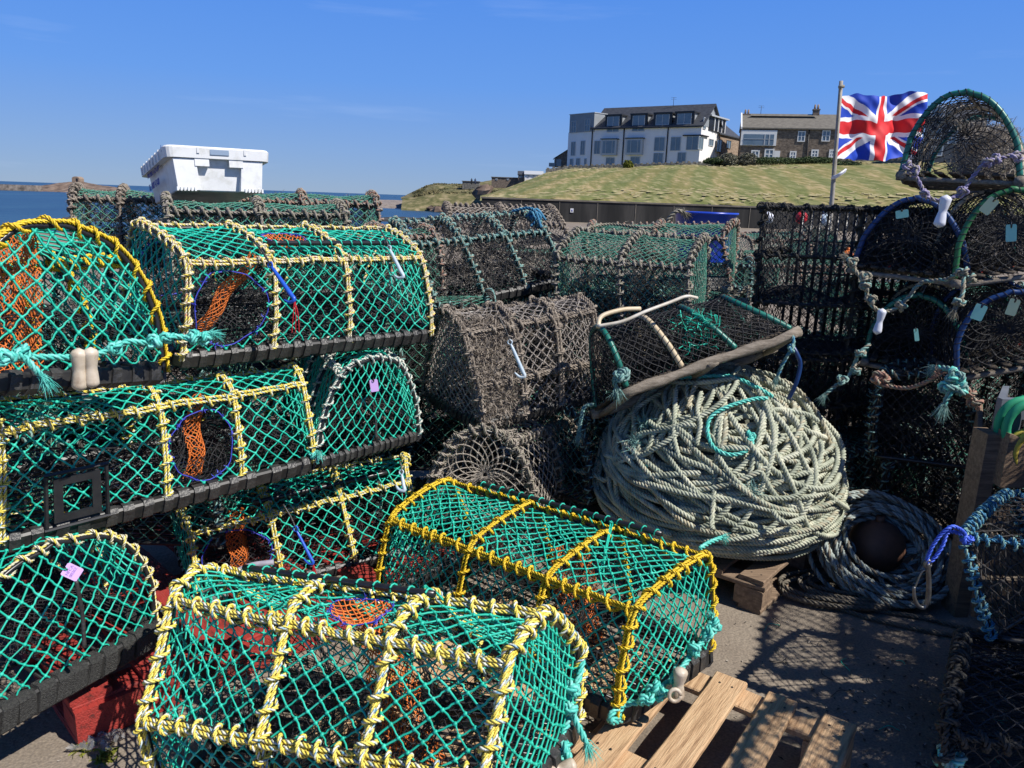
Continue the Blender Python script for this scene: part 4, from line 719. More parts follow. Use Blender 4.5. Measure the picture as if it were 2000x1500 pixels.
# boundary wall on the crest
def crestwall(name, pts, h, label, ypts):
    g = G(); P = [aty(x, y, d) for x, y, d in pts]; root = empty(name, P[len(P)//2].tolist(), label=label, cat='wall')
    for a, b_ in zip(P[:-1], P[1:]):
        s = nrm(np.cross(b_-a, [0, 0, 1])); hexa(g, [p+s*w+np.array([0, 0, z]) for p in (a, b_) for w in (-.25, .25) for z in (-1.2, 0)])
    part(g, 'wall', m_drystone, root, smooth=False); g = G()
    for a, b_ in zip(P[:-1], P[1:]):
        n = int(np.linalg.norm(b_-a)/.85); e = nrm(b_-a)
        for i in range(n): c = a+(b_-a)*(i+.5)/n; w = rng.uniform(.2, .32); box(g, c+[-w, -.22, -.02], c+[w*.4, .22, rng.uniform(.12, .24)])
    part(g, 'coping_stones', m_cope, root, smooth=False); return root
crestwall('stone_wall', [(1066, 330.5, 131), (1110, 324.5, 131), (1225, 321.5, 129), (1330, 318, 127), (1395, 317, 127)], .8, 'low grey stone wall with white coping stones in front of the white house', None)
crestwall('stone_wall', [(1440, 317, 126), (1600, 313.5, 124), (1640, 313, 123.5), (1700, 312, 123), (1900, 306, 118)], .8, 'low grey stone wall in front of the brown stone house', None)
# bushes
m_leafy = mat('yellow_green_leaves', (.10, .12, .01), (.22, .22, .02), .9, .8); m_leafd = mat('dark_green_leaves', (.02, .045, .012), (.07, .10, .03), .9, .85); m_leafg = mat('grey_twiggy_leaves', (.10, .10, .06), (.22, .21, .16), .9, .9); m_bark = mat('brown_bark', (.06, .045, .03), (.1, .08, .06), 3, .9)
def bush(c, rx, rz, n, m, label, group=None, cat='bush', ls=.13, name='bush', stuff=False):
    c = np.array(c, float); root = empty(name, c.tolist(), label=label, cat=cat, group=group); g = G()
    for k in range(5): a = rng.uniform(0, 6.28); tube1(g, [c+[0, 0, -.3], c+[math.cos(a)*rx*.3, math.sin(a)*rx*.3, rz*.6], c+[math.cos(a)*rx*.7, math.sin(a)*rx*.7, rz*1.2]], [.05, .035, .01], 5)
    part(g, 'stem', m_bark, root); g = G(); d = nrm(rng.normal(size=(n, 3))); rr = rng.uniform(.45, 1, (n, 1))**.6*(1+.22*np.sin(d[:, :1]*5+c[0])*np.cos(d[:, 2:]*6+d[:, 1:2]*4)); p = c+[0, 0, rz*.75]+d*rr*[rx, rx, rz]; s = nrm(rng.normal(size=(n, 3)))*ls; q = nrm(np.cross(s, rng.normal(size=(n, 3))))*ls*.6
    V = np.stack([p-s, p+q, p+s, p-q], 1); g.add(V, np.arange(n*4).reshape(-1, 4)); part(g, 'foliage', m, root, smooth=False); return root
bush(aty(1226, 333, 122), .75, .85, 2600, m_leafy, 'round yellow green conifer bush in front of the wall of the white house')
bush(aty(1402, 320.5, 122), 2.2, .55, 2600, m_leafd, 'low dark green shrub below the gable of the white house', 'shrubs along the crest of the bank')
bush(aty(1421, 322, 121), 1.5, .95, 2600, m_leafg, 'grey twiggy shrub just right of the white gable', 'shrubs along the crest of the bank')
bush(aty(1459, 323, 121), 1.5, 1.0, 2600, m_leafg, 'grey twiggy shrub under the balcony window of the stone house', 'shrubs along the crest of the bank')
bush(aty(1520, 320, 121), 4.2, .5, 4200, m_leafd, 'long low green hedge below the doors of the stone house', 'shrubs along the crest of the bank')
bush(aty(1590, 319, 120), 3.6, .5, 3600, m_leafd, 'low green shrub just left of the flag pole on the crest', 'shrubs along the crest of the bank')
bush(aty(1655, 335, 112), 2.0, .8, 2200, m_leafd, 'dark shrub on the bank behind the tied white strip of the flag pole', 'shrubs along the crest of the bank')
bush(aty(1128, 352, 110), .8, .35, 1200, m_leafd, 'small dark weed clump alone on the mown bank', None)
bush(aty(1235, 374, 84), .35, .14, 500, m_leafd, 'tiny dark weed tuft low on the mown bank', None, ls=.06)
g = G(); n = 4200; k_ = rng.uniform(0, 1, n)**.7; xs = rng.uniform(945, 2100, n); P = []
for x_, kk in zip(xs, k_):
    yt = np.interp(x_, [c_[0] for c_ in cr_], [c_[1] for c_ in cr_]); yb = np.interp(x_, [c_[0] for c_ in ft], [c_[1] for c_ in ft]); P.append(mix((x_, yb, 61), (x_, yt, np.interp(x_, [c_[0] for c_ in cr_], [c_[2] for c_ in cr_])), kk, .28))
P = np.array(P)-[0, 0, .14]; aa = rng.uniform(-.5, .5, n); l_ = rng.uniform(.12, .5, n); w_ = rng.uniform(.15, .6, n); s = np.stack([np.cos(aa)*l_, np.sin(aa)*l_, 0*l_+.02], 1); q = np.stack([.15*w_, w_, w_*.13], 1); g.add(np.stack([P-s-q*.3, P+s*.2-q, P+s+q*.2, P-s*.3+q], 1), np.arange(n*4).reshape(-1, 4)); tag(g.build('grass_tufts', mat('straw_tufts', (.22, .20, .075), (.44, .37, .20), .9, .95), smooth=False), kind='stuff')
for fc, u_, z_ in ((f2, 3, z2r), (f2, 17, z2r), (fA, 14, zr)):
    g = G(); b0_ = fc.P(u_, z_, -4); tube1(g, [b0_, b0_+[0, 0, 1.5]], .04, 5); [tube1(g, [b0_+[-.5, 0, 1.5-d_*.3], b0_+[.5, 0, 1.5-d_*.3]], .02, 4) for d_ in (0, 1)]; part(g, 'aerial', m_dark, sh if fc is f2 else wh)
# ragged scrub on the headland
g = G(); n = 5200; xs = rng.uniform(806, 1075, n); base = np.interp(xs, [h[0] for h in hc], [h[1] for h in hc]); yy = rng.uniform(0, 1, n)**1.2; dd = 252-yy*26; P = np.array([aty(x, b_+1+(392-b_)*.55*k, d) for x, b_, k, d in zip(xs, base, yy, dd)]); s = nrm(rng.normal(size=(n, 3)))*rng.uniform(.25, .6, (n, 1)); q = nrm(np.cross(s, rng.normal(size=(n, 3))))*.3; g.add(np.stack([P-s, P+q, P+s, P-q], 1), np.arange(n*4).reshape(-1, 4)); tag(g.build('scrub', mat('headland_scrub', (.035, .045, .015), (.20, .17, .08), .12, .9), smooth=False), kind='stuff')
# rock outcrop, far buildings, wall, two walkers
g = G(); c = aty(941, 384, 205); a = np.linspace(0, 2*math.pi, 13)[:-1]; V = []
for hh, r_, ox in ((-.5, 1.5, -.4), (.8, 2.2, 0), (2.2, 2.4, .5), (3.2, 1.9, 1.0), (3.8, .7, 1.2)): V.append(np.stack([c[0]+ox+r_*np.cos(a), c[1]+r_*np.sin(a), np.full(12, c[2]+hh*.8)], 1)+rng.normal(0, .22, (12, 3)))
g.add(np.array(V), ringquads(1, 5, 12)); o = g.build('rock_outcrop', m_rock, smooth=False, origin=c); tag(o, 'reddish brown rock outcrop at the foot of the scrubby headland', 'rock')
def shed(name, x0, x1, yt, yb, y, label, mw, mr, pitch=0, wins=(), cat='building'):
    f = Face(aty(x0, yb, y), aty(x1, yb, y)); u1, _ = f.uz(x1, yb); zt_ = f.uz((x0+x1)/2, yt)[1]; z0 = f.uz((x0+x1)/2, yb)[1]-1.5; root = empty(name, f.P(u1/2, z0, 0).tolist(), label=label, cat=cat)
    g = G(); f.slab(g, 0, u1, z0, zt_, -5, 0); part(g, 'wall', mw, root, smooth=False); g = G()
    if pitch: [hexa(g, [f.P(u, z+dz, d) for u in (-.2, u1+.2) for (z, d) in ((zt_-.05, d0), (zt_+pitch, -2.5)) for dz in (0, .12)]) for d0 in (.3, -5.3)]
    else: f.slab(g, -.2, u1+.2, zt_, zt_+.15, -5.2, .2)
    part(g, 'roof', mr, root, smooth=False)
    for q in wins: f.window(root, q, mull=0)
    return root
shed('low_building', 960, 1012, 347, 356, 215, 'low dark flat roofed building on the headland skyline', m_stone, m_cope, wins=((968, 348.5, 972, 352), (990, 348, 994, 352)))
shed('chalet', 1012, 1024, 341, 349, 212, 'small dark gabled chalet at the left end of the white huts', m_stone, m_slate, .9, wins=((1015, 343, 1020, 347),))
shed('chalet', 1025, 1060, 341, 348, 210, 'long pale chalet with a grey roof on the headland skyline', m_render_, m_frame, .9, wins=((1030, 342.5, 1034, 346), (1040, 342.5, 1044, 346), (1050, 342, 1054, 345.5)))
shed('lookout_wall', 903, 936, 354.5, 360, 235, 'low stone wall on the headland with two people standing at it', m_drystone, m_cope, cat='wall')
for i, (px, lab, mt) in enumerate(((921, 'left of two distant walkers on the headland, dark clothes, standing', m_dark), (928, 'right of two distant walkers on the headland, navy top, standing', mat('navy_cloth', (.02, .03, .08))))):
    c = aty(px, 360, 230); z = np.array([0, .45, .85, 1.1, 1.35, 1.48, 1.54, 1.62, 1.72, 1.76]); r = np.array([.12, .15, .19, .17, .21, .12, .06, .095, .10, .03]); g = G(); tube1(g, c+np.outer(z, [0, 0, 1]), r, 10)
    for s in (-1, 1): tube1(g, [c+[s*.2, 0, 1.38], c+[s*.26, 0, 1.1], c+[s*.25, -.05, .82]], [.06, .05, .035], 6); tube1(g, [c+[s*.09, 0, .85], c+[s*.1, .02, .45], c+[s*.1, 0, .03], c+[s*.1, -.12, .02]], [.1, .07, .05, .03], 6)
    tag(g.build('person', mt, origin=c), lab, 'person', 'two walkers on the headland')
# island with breakwater and ruin
isl = [(-120, 366, -2.4), (0, 366, -2.2), (60, 364, -1.0), (105, 356, 1.0), (135, 355, 2.3), (160, 354, 2.4), (200, 358, 1.2), (235, 366, .2), (262, 369, -1.2), (300, 372, -2.6)]
loft('island', [[aty(x, y, 362)*[1, 1, 0]+[0, 0, -2.7] for x, y, h in isl], [aty(x, y, 372)*[1, 1, 0]+[0, 0, -1.6+h*.4] for x, y, h in isl], [aty(x, y, 382)*[1, 1, 0]+[0, 0, h*.95-.2] for x, y, h in isl], [aty(x, y, 392)*[1, 1, 0]+[0, 0, h] for x, y, h in isl], [aty(x, y, 420)*[1, 1, 0]+[0, 0, -2.8] for x, y, h in isl]], m_rock, noise=.3, sub=9, freq=.2)
c0 = aty(-60, 371, 355); c1 = aty(68, 371, 362); g = G(); e_ = (c1-c0)*[1, 1, 0]; 
hexa(g, [np.array([p[0], p[1]+d, z]) for p in (c0, c1) for d in (0, 6) for z in (-2.7, .1)]); tag(g.build('breakwater', m_shingle, smooth=False, origin=(c0+c1)/2), 'pale stone breakwater low in the water at the far left', 'breakwater')
hu = empty('ruined_hut', aty(148, 354, 388).tolist(), label='small brown ruined stone hut on the rocky island', cat='ruin'); c = aty(148, 354, 388); g = G(); a = np.linspace(0, math.pi, 9); pf = np.vstack([[[-1.9, 0]], np.stack([-1.9*np.cos(a), 1.5+1.1*np.sin(a)], 1), [[1.9, 0]]]); V = np.array([[c+[x, d, z-.3] for x, z in pf] for d in (0, 4)]); n = len(pf); g.add(V, [[i, i+1, n+i+1, n+i] for i in range(n-1)]+[[i, i+1, n-1, n-1] for i in range(n-2)]+[[n+i, n+i+1, 2*n-1, 2*n-1] for i in range(n-2)]); part(g, 'wall', m_stonewarm, hu, smooth=False)
g = G(); box(g, c+[.2, -.1, -.1], c+[1.1, .1, 1.4]); part(g, 'doorway', m_dark, hu, smooth=False)
# white horses on the far sea
g = G(); n = 60; xs = rng.uniform(-20, 780, n); rows = rng.uniform(2.5, 9, n)
for x, d in zip(xs, rows): P = atz(x, 352.7+.0346*x+d, -2.44); w = rng.uniform(.6, 2.2)*P[1]/600; g.add([P+[-w, 0, 0], P+[w*.3, -w*.4, .12], P+[w, 0, 0], P+[0, w*.4, .1]], [[0, 1, 2, 3]])
tag(g.build('wave_crests', m_render_, smooth=False), kind='stuff')
# ---- flag
FY = 10.5
p0 = aty(1624, 400, FY); p1 = aty(1643, 158, FY); dn = nrm(p1-p0); gnd = p0-dn*(p0[2]/dn[2]); fl_ = empty('flag_pole', gnd.tolist(), label='weathered pole carrying a red white and blue flag', cat='flag pole')
g = G(); tube1(g, [gnd, p0, (p0+p1)/2, p1], [.035, .03, .026, .024], 8); part(g, 'pole', mat('weathered_pole', (.22, .2, .17), (.4, .37, .32), 6, .8), fl_)
g = G(); k = aty(1641, 170, FY-.05); tube1(g, [k+[-.02, 0, 0], k+[.05, 0, .01]], .02, 6); tube1(g, smooth([k, aty(1637, 240, FY-.06), aty(1629, 330, FY-.06), aty(1627, 345, FY-.06)], .05), .006, 5); part(g, 'halyard', M['khaki'], fl_)
g = G(); q = [aty(1626, 345, FY-.04), aty(1634, 343, FY-.1), aty(1642, 338, FY-.12), aty(1652, 331, FY-.06)]
for i in range(3): tube1(g, smooth([x+[0, .01*i, -.012*i] for x in q], .02), .014, 6)
part(g, 'tied_rag', M['floatw'], fl_)
def jack(u, v):
    """u 0..2, v 0..1 -> 0 blue, 1 white, 2 red"""
    x, y = (u-1)*30, (v-.5)*30
    if abs(x) < 3 or abs(y) < 3: return 2
    if abs(x) < 5 or abs(y) < 5: return 1
    s = 1 if x*y > 0 else -1; d = (y-s*x*.5)*2/math.sqrt(5)  # distance from the diagonal
    side = 1 if ((x > 0) == (s > 0)) else 1; q = d*(1 if x > 0 else -1)*1.0
    if abs(d) < 3:
        if s < 0: return 2 if 0 < (d if x < 0 else -d)*-1 < 2 else 1
        return 2 if 0 < (d if x < 0 else -d) < 2 else 1
    return 0
NU, NV = 260, 150; U_, V_ = np.meshgrid(np.linspace(0, 1, NU+1), np.linspace(0, 1, NV+1), indexing='ij')
tl, bl, tr_, br_ = aty(1640, 187, FY), aty(1630, 312, FY), aty(1806, 183, FY+.5), aty(1800, 311, FY+.5)
Pm = (tl*(1-U_)[..., None]+tr_*U_[..., None])*V_[..., None]+(bl*(1-U_)[..., None]+br_*U_[..., None])*(1-V_)[..., None]
wv = (.085*np.sin(U_*11+V_*2.2-1)+.035*np.sin(U_*21-V_*5+1)+.014*np.sin(U_*37+V_*16)*np.sin(V_*9)+.010*np.sin(V_*22-U_*8))*np.minimum(1, U_*3); Pm[..., 1] += wv; Pm[..., 2] += .022*np.sin(U_*9+.5)*np.minimum(1, U_*3)+.01*np.sin(U_*19+V_*4)+.006*np.sin(U_*41-V_*13); Pm[..., 0] += .02*np.sin(U_*11+V_*2+.6)*np.minimum(1, U_*3)
Pm[..., 0] += (-.075)*np.sin(V_*math.pi)*(U_)*.4-.04*U_*(1-U_)*4*(1-V_)
ix = np.arange((NU+1)*(NV+1)).reshape(NU+1, NV+1); Q = np.stack([ix[:-1, :-1], ix[1:, :-1], ix[1:, 1:], ix[:-1, 1:]], -1).reshape(-1, 4); mi = np.array([jack((i+.5)/NU*2, (j+.5)/NV) for i in range(NU) for j in range(NV)])
g = G(); g.add(Pm, Q); g.m = [mi]
fm_ = [mat('flag_blue', (.004, .045, .42), (.006, .055, .48), 5, .7), mat('flag_white', (.78, .78, .80), None, rough=.7), mat('flag_red', (.58, .01, .015), (.64, .014, .02), 5, .7)]
part(g, 'flag', fm_, fl_)
# ================================================================ PALLETS
def pallet(C0, e1, e2, L1, L2, z, m, label, group=None, nb=6, bw=.1, name='pallet', top_t=.02, cat='pallet', skirt=False, skip=()):
    """C0 corner; boards run along e2 and are spaced along e1"""
    C0 = np.array([C0[0], C0[1], 0.]); e1 = nrm(np.array([*e1, 0.])); e2 = nrm(np.array([*e2, 0.])); root = empty(name, (C0+e1*L1/2+e2*L2/2).tolist(), label=label, cat=cat, group=group)
    h = z
    for i in range(nb):
        if i in skip: continue
        x = bw/2+(L1-bw)*i/(nb-1); g = G(); j = rng.normal(0, .004); a = C0+e1*(x+j)+e2*rng.uniform(-.006, .006)+np.array([0, 0, h-top_t/2]); plank(g, a, a+e2*(L2+rng.uniform(-.01, .006))+e1*rng.normal(0, .003), bw*rng.uniform(.93, 1.03), top_t, m=0, wob=.0006)
        for q in (.05, .5, .95):
            for s in (-.02, .02): c = a+e2*L2*q+e1*s+np.array([0, 0, top_t/2]); tube1(g, [c+[0, 0, -.002], c+[0, 0, .0012]], .004, 6, 1)
        part(g, 'top_board', [m, M['steel']], root, smooth=False)
    for q in (.0, .5, 1.0):
        y = min(max(q*L2, .05), L2-.05); g = G(); a = C0+e2*y+np.array([0, 0, h-top_t-.012]); plank(g, a, a+e1*L1, .1, .022, wob=.0006); part(g, 'stringer', m, root, smooth=False)
        for k in (.0, .5, 1.0): x = min(max(k*L1, .06), L1-.06); g = G(); a = C0+e2*(y-.05)+e1*x+np.array([0, 0, (h-top_t-.024)/2+.011]); plank(g, a, a+e2*.1, .12, h-top_t-.024-.022, cr=.006); part(g, 'block', m, root, smooth=False)
    for k in (.0, .5, 1.0): x = min(max(k*L1, .05), L1-.05); g = G(); a = C0+e1*x+np.array([0, 0, .011]); plank(g, a, a+e2*L2, .1, .02, wob=.0006); part(g, 'bottom_board', m, root, smooth=False)
    if skirt:
        g = G(); a = C0+np.array([0, 0, h/2-.004])-e2*.012; plank(g, a-e1*.0, a+e1*.34, h-.02, .022, upv=(0, 0, 1)) if False else hexa(g, [C0+e1*x+e2*y+np.array([0, 0, zz]) for x in (0, .30) for y in (-.022, -.002) for zz in (.005, h-.03)]); hexa(g, [C0+e1*x+e2*y+np.array([0, 0, zz]) for x in (.42, .8) for y in (-.022, -.002) for zz in (.005, h-.03)]); part(g, 'side_board', m, root, smooth=False)
    return root
pallet((1.035, 1.945), (-.82, .57), (-.57, -.82), 1.25, 1.05, .145, M['wood_new'], 'pale new wooden pallet under the two nearest creels', nb=8, bw=.098, skip=(6,))
pallet((-1.24, 1.93), (.7, .715), (-.715, .7), 1.75, 1.1, .145, M['wood_red'], 'red painted pallet under the left stack of green creels', nb=9, bw=.12, skirt=True)
pallet((1.035, 2.80), (-.82, .57), (.64, .77), 1.15, 1.05, .145, M['wood_crate'], 'old dark wooden pallet under the big heap of rope', nb=7, bw=.11)

# ================================================================ GREEN CREELS
C8_ = scl(CR['G8'], 1.03)
C7_ = [[-.80, 1.74, .03], [.045, 1.371, .20], [-.69, 2.143, .10], [.20, 1.771, .26], [-.874, 1.881, .502], [.032, 1.488, .597], [-.836, 2.052, .497], [.13, 1.664, .609]]; C7_[0] = aty(338, 1545, 1.74).tolist(); C7_[1] = aty(985, 1630, 1.39).tolist(); C7_[4:] = [aty(340, 1165, 1.90).tolist(), aty(998, 1293, 1.49).tolist(), aty(418, 1113, 2.08).tolist(), aty(1076, 1203, 1.67).tolist()]
ga, gb = aty(305, 1235, 2.17), aty(-70, 1440, 1.66); gd = np.array([-.80, .46, .03])*.9; gi = (gb-ga)*.09; gu = np.array([-.02, .03, .385])
C5_ = [list(q_) for q_ in (ga, ga+gd, gb, gb+gd, ga+gi+gu, ga+gi+gu+gd, gb-gi+gu, gb-gi+gu+gd)]
GG = 'new green creels in the left stack'
G1 = pot(CR['G1'], 'topmost left green creel with yellow rope, end on, ivory toggle hanging below', 'yellow', hoops=(0, .36, .68, 1), rho=.62, rr=.0056, laid=2, lp=.062, group=GG, door=None, orange=[(.10, .70, .98, .08, .74, .03, .075), (.3, .85, .95, .25, .8, .2, .05)], fat=1.1, sp=.05, sw=.030)
G2 = pot(CR['G2'], 'topmost green creel with cream rope and a blue plastic hook on its long side', 'creamred', hoops=(0, .31, .62, 1), rho=.26, laid=2, lp=.052, eye=[0], top_eye=1, orange=[(.27, .12, .98, .09, .2, .08, .062)], door=(.33, .93, .2, -1), sp=.045, sw=.029, fat=1.2, group=GG, both_eyes=True)
G3 = pot(scl(CR['G3'], .93), 'middle layer green creel with a square black escape frame in its netting', 'cream', hoops=(0, .46, .72, 1), rho=.3, laid=2, lp=.056, eye=[1], orange=[(.60, .3, .98, .60, .2, .08, .05)], sp=.055, sw=.034, fat=1.2, group=GG)
c4_ = [np.array(q_) for q_ in scl(CR['G4'], 1.05)]
for k_ in (0, 2, 4, 6): c4_[k_+1] = c4_[k_]+np.array([-.33, .78, .01])*.95
G4 = pot([list(q_) for q_ in c4_], 'middle layer green creel with white rope, end on, with a lilac licence tag', 'white', hoops=(0, .33, .66, 1), rho=.5, laid=1, lp=.05, fat=.9, sp=.03, sw=.017, group=GG, ropemats=['white', 'white', 'greyteal'])
G5 = pot(C5_, 'bottom left green creel end on, with thick woven rubber base and lilac tag', 'lemon', hoops=(0, .33, .66, 1), rho=.72, laid=1, lp=.052, fat=1.65, strap_mat='woven', sp=.05, sw=.046, group=GG)
G6 = pot(CR['G6'], 'green creel with cream rope and black door bar standing on the red pallet', 'cream', hoops=(0, .34, .66, 1), rho=.3, laid=2, lp=.054, eye=[0], orange=[(.22, .3, .98, .2, .2, .08, .055)], door=(.28, .92, .2, -1), group=GG)
G8 = pot(C8_, 'green creel with bright yellow rope on the pale pallet, second from the front', 'yellow', hoops=(0, .39, .70, 1), rho=.22, rr=.0058, laid=2, lp=.058, a=.027, b=.027, orange=[(.66, .62, .95, .74, .45, .1, .045), (.60, .5, .95, .68, .4, .2, .035)], door=(.15, .86, .97, 1), fat=1.35, sp=.055, sw=.04)
G7 = pot(C7_, 'nearest green creel with thick yellow, white and blue flecked rope on the pale pallet', 'cream', hoops=(0, .40, .70, 1), rho=.22, bulge=.31, rr=.0061, laid=3, lp=.062, a=.029, b=.026, rails=('TF', 'TB', 'MF'), top_eye=1, orange=[(.60, .3, .98, .74, .2, .1, .06)], door=(.14, .72, .9, 1), fat=1.3, sp=.055, sw=.04, res=8)
# details of the green creels: ropes, toggles, hooks, tags
def yA(p0, p1, px): return p0[1]+(p1[1]-p0[1])*(px-p0[0])/(p1[0]-p0[0])
yy = lambda px: np.interp(px, [-60, 322, 420], [1.60, 2.02, 2.12])
B_ = lambda px, py, d=-.03: aty(px, py, yy(px)+d)
bridle(G1.root, [B_(-60, 700), B_(-10, 690), B_(25, 697), B_(60, 698), B_(140, 700, -.05), B_(180, 696, -.05), B_(225, 680), B_(250, 668), B_(290, 672), B_(330, 660), B_(370, 662), B_(408, 655)], .0085, knots_=[B_(10, 698, -.04), B_(45, 690, -.04), B_(225, 680, -.04), B_(300, 668, -.04), B_(325, 660, -.03), B_(375, 658, -.04), B_(400, 662, -.03)], ks=.9)
bridle(G1.root, [B_(45, 695, -.05), B_(60, 712, -.06), B_(82, 735, -.07)], .0085, fray=1)
toggle(G1.root, B_(155, 722, -.065), [.06, 0, 1], .105, .0185, 'ivory', .72, pair=True)
hook(G2.root, aty(495, 470, 2.62), aty(575, 585, 2.50), mt='hookblue', tail='redcord'); hook(G2.root, aty(740, 445, 3.1), aty(788, 540, 2.98), mt='hookpale')
hook(G6.root, aty(553, 985, 2.52), aty(612, 1100, 2.46), mt='hookblue', tail='redcord', size=.8); hook(G6.root, aty(780, 900, 2.95), aty(790, 958, 2.88), mt='hookpale')
bridle(G3.root, [G3.fm(np.array(1.01), np.array(x), np.array(z)) for x, z in ((-.05, .02), (.03, .05), (.02, .1), (-.06, .12), (-.05, .06), (.04, .04), (.03, .14), (-.05, .16))], .008, knots_=[G3.fm(np.array(1.0), np.array(-.03), np.array(.12))])
gq = G3; g = G()      # square escape gap frame on the long side
for (u0, u1, c0, c1) in ((.13, .26, .44, .50), (.13, .26, .12, .18), (.13, .155, .18, .44), (.235, .26, .18, .44)): hexa(g, [gq.fm(np.array(u), np.array(b_), np.array(c_)) for u in (u0, u1) for b_ in (-.06, -.085) for c_ in (c0, c1)])
for (u0, u1, c0, c1) in ((.105, .285, .53, .56), (.105, .285, .05, .08), (.105, .118, .08, .53), (.272, .285, .08, .53)): tube1(g, [gq.fm(np.array(u), np.array(-.07), np.array(c_)) for u, c_ in (((u0, (c0+c1)/2), (u1, (c0+c1)/2)) if u1-u0 > .05 else (((u0+u1)/2, c0), ((u0+u1)/2, c1)))], .006, 6)
part(g, 'escape_gap', M['pipe'], G3.root, smooth=False)
idtag(G5.root, aty(141, 1117, 1.81), .035, .042, R(-38)+R(90), 'tag_lilac', ink=True); idtag(G4.root, aty(731, 753, 2.78), .03, .046, R(8), 'tag_lilac')
for (x0, y0, x1, y1, yv, rt_) in ((148, 1130, 165, 1265, 1.87, G5.root), (722, 765, 735, 860, 2.86, G4.root)):
    g = G(); tube1(g, smooth([aty(x0, y0, yv), aty((x0+x1)/2+4, (y0+y1)/2, yv), aty(x1, y1, yv-.02)], .02), .006, 6); part(g, 'rubber_closure', M['rubber'], rt_)
f7 = lambda u, b_, c_: G7.fm(np.array(u), np.array(b_), np.array(c_)); f8 = lambda u, b_, c_: G8.fm(np.array(u), np.array(b_), np.array(c_))
a0 = aty(1125, 1262, 1.83); bridle(G7.root, [aty(1131, 1255, 1.85), aty(1138, 1295, 1.80), aty(1128, 1335, 1.76), aty(1112, 1365, 1.74), aty(1118, 1395, 1.72), aty(1095, 1440, 1.68), aty(1085, 1462, 1.66), aty(1110, 1490, 1.64), aty(1098, 1500, 1.64)], .0095, knots_=[aty(1118, 1345, 1.73), aty(1113, 1385, 1.71), aty(1100, 1462, 1.65), aty(1102, 1478, 1.64)], ks=.95)
bridle(G7.root, [aty(1117, 1390, 1.71), aty(1130, 1420, 1.70), aty(1145, 1450, 1.69)], .0095)
toggle(G7.root, aty(1092, 1502, 1.60), [1, .2, .1], .09, .021, 'ivory', .5)
bridle(G8.root, [aty(1205, 1398, 1.88), aty(1222, 1376, 1.90), aty(1250, 1370, 1.90), aty(1280, 1348, 1.92), aty(1310, 1330, 1.96), aty(1335, 1300, 2.02), aty(1350, 1280, 2.06), aty(1375, 1250, 2.12), aty(1400, 1225, 2.16), aty(1390, 1205, 2.2)], .0095, knots_=[aty(1262, 1366, 1.88), aty(1290, 1352, 1.90), aty(1278, 1345, 1.91), aty(1322, 1322, 1.93), aty(1355, 1268, 2.05), aty(1382, 1238, 2.12), aty(1395, 1222, 2.14)])
g = G(); P = [f8(1.0, b_, c_) for b_, c_ in ((-.08, 0), (.06, -.05), (.06, .08), (-.08, .1), (-.09, .02), (.07, .0))]; rope(g, smooth(P, .01), .0095, (0, 1, 2)); part(g, 'bridle_rope', [M['turq'], M['turq2'], M['turq']], G8.root)
toggle(G8.root, aty(1326, 1335, 1.90), [.05, 0, 1], .10, .021, 'ivory', .6, pair=False)
g = G(); tt = np.linspace(0, 2*math.pi, 14); tube1(g, aty(1318, 1358, 1.87)+np.outer(np.cos(tt), [.016, 0, 0])+np.outer(np.sin(tt), [0, .004, .016]), .006, 6); part(g, 'toggle_ring', M['ivory'], G8.root)
for (a_, b_, rt_) in ((aty(832, 1150, 2.02), aty(790, 1360, 1.66), G7.root), (aty(1195, 1020, 2.42), aty(1175, 1115, 2.2), G8.root)):
    g = G()
    for s in (-.004, .004): tube1(g, smooth([a_+[s, 0, 0], (a_+b_)/2+[s*.5, 0, .004], b_+[s, 0, 0]], .02), .0028, 5)
    knot(g, a_, .004); knot(g, b_, .004); part(g, 'door_tie', M['teal'], rt_)
g = G(); tube1(g, smooth([aty(380, 1165, 1.98), aty(440, 1135, 2.06), aty(490, 1112, 2.12)], .02), .004, 6); part(g, 'bungee_cord', M['rubber'], G7.root)
g = G(); P = smooth([aty(455, 1122, 2.08), aty(490, 1106, 2.1), aty(535, 1098, 2.12)], .01); tube1(g, P, np.linspace(.013, .009, len(P)), 8); tube1(g, smooth([aty(478, 1110, 2.09), aty(462, 1130, 2.07), aty(470, 1140, 2.07)], .01), .005, 6); part(g, 'bungee_hook', mat('worn_lilac_grey_plastic', (.22, .21, .26), (.38, .36, .42), 30, .7), G7.root)

# ================================================================ WEATHERED CREELS BEHIND
W1 = pot(CR['W1'], 'weathered creel with faded teal rope and black netting, right of the topmost green creel', 'greyteal', hoops=(0, .36, .68, 1), rho=.3, rr=.0082, laid=1, lp=.05, a=.022, b=.030, tr=.0016, fz=.25, fzm='tan', sp=.05, sw=.03, fat=1.1, inner=True)
fuzz_ = G(); P = [W1.fm(np.array(rng.uniform(.0, 1)), np.array(rng.uniform(.05, .9)), np.array(rng.uniform(.05, .85))) for _ in range(400)]; fuzz(fuzz_, np.array(P), .03, 2600, 0, w=.0016, spread=.03); part(fuzz_, 'silted_inner_net', M['tan'], W1.root)
g = G(); q = aty(1035, 420, 4.45); [tube1(g, smooth([q+rng.normal(0, .01, 3), q+[.03, -.02, 0]+rng.normal(0, .02, 3), q+[.05, -.03, -.07]+rng.normal(0, .02, 3)], .02), .008, 5) for _ in range(9)]; rope(g, smooth([aty(1000, 412, 4.45), aty(1040, 408, 4.4), aty(1058, 445, 4.35)], .01), .009); part(g, 'blue_lashing', M['bluer'], W1.root)
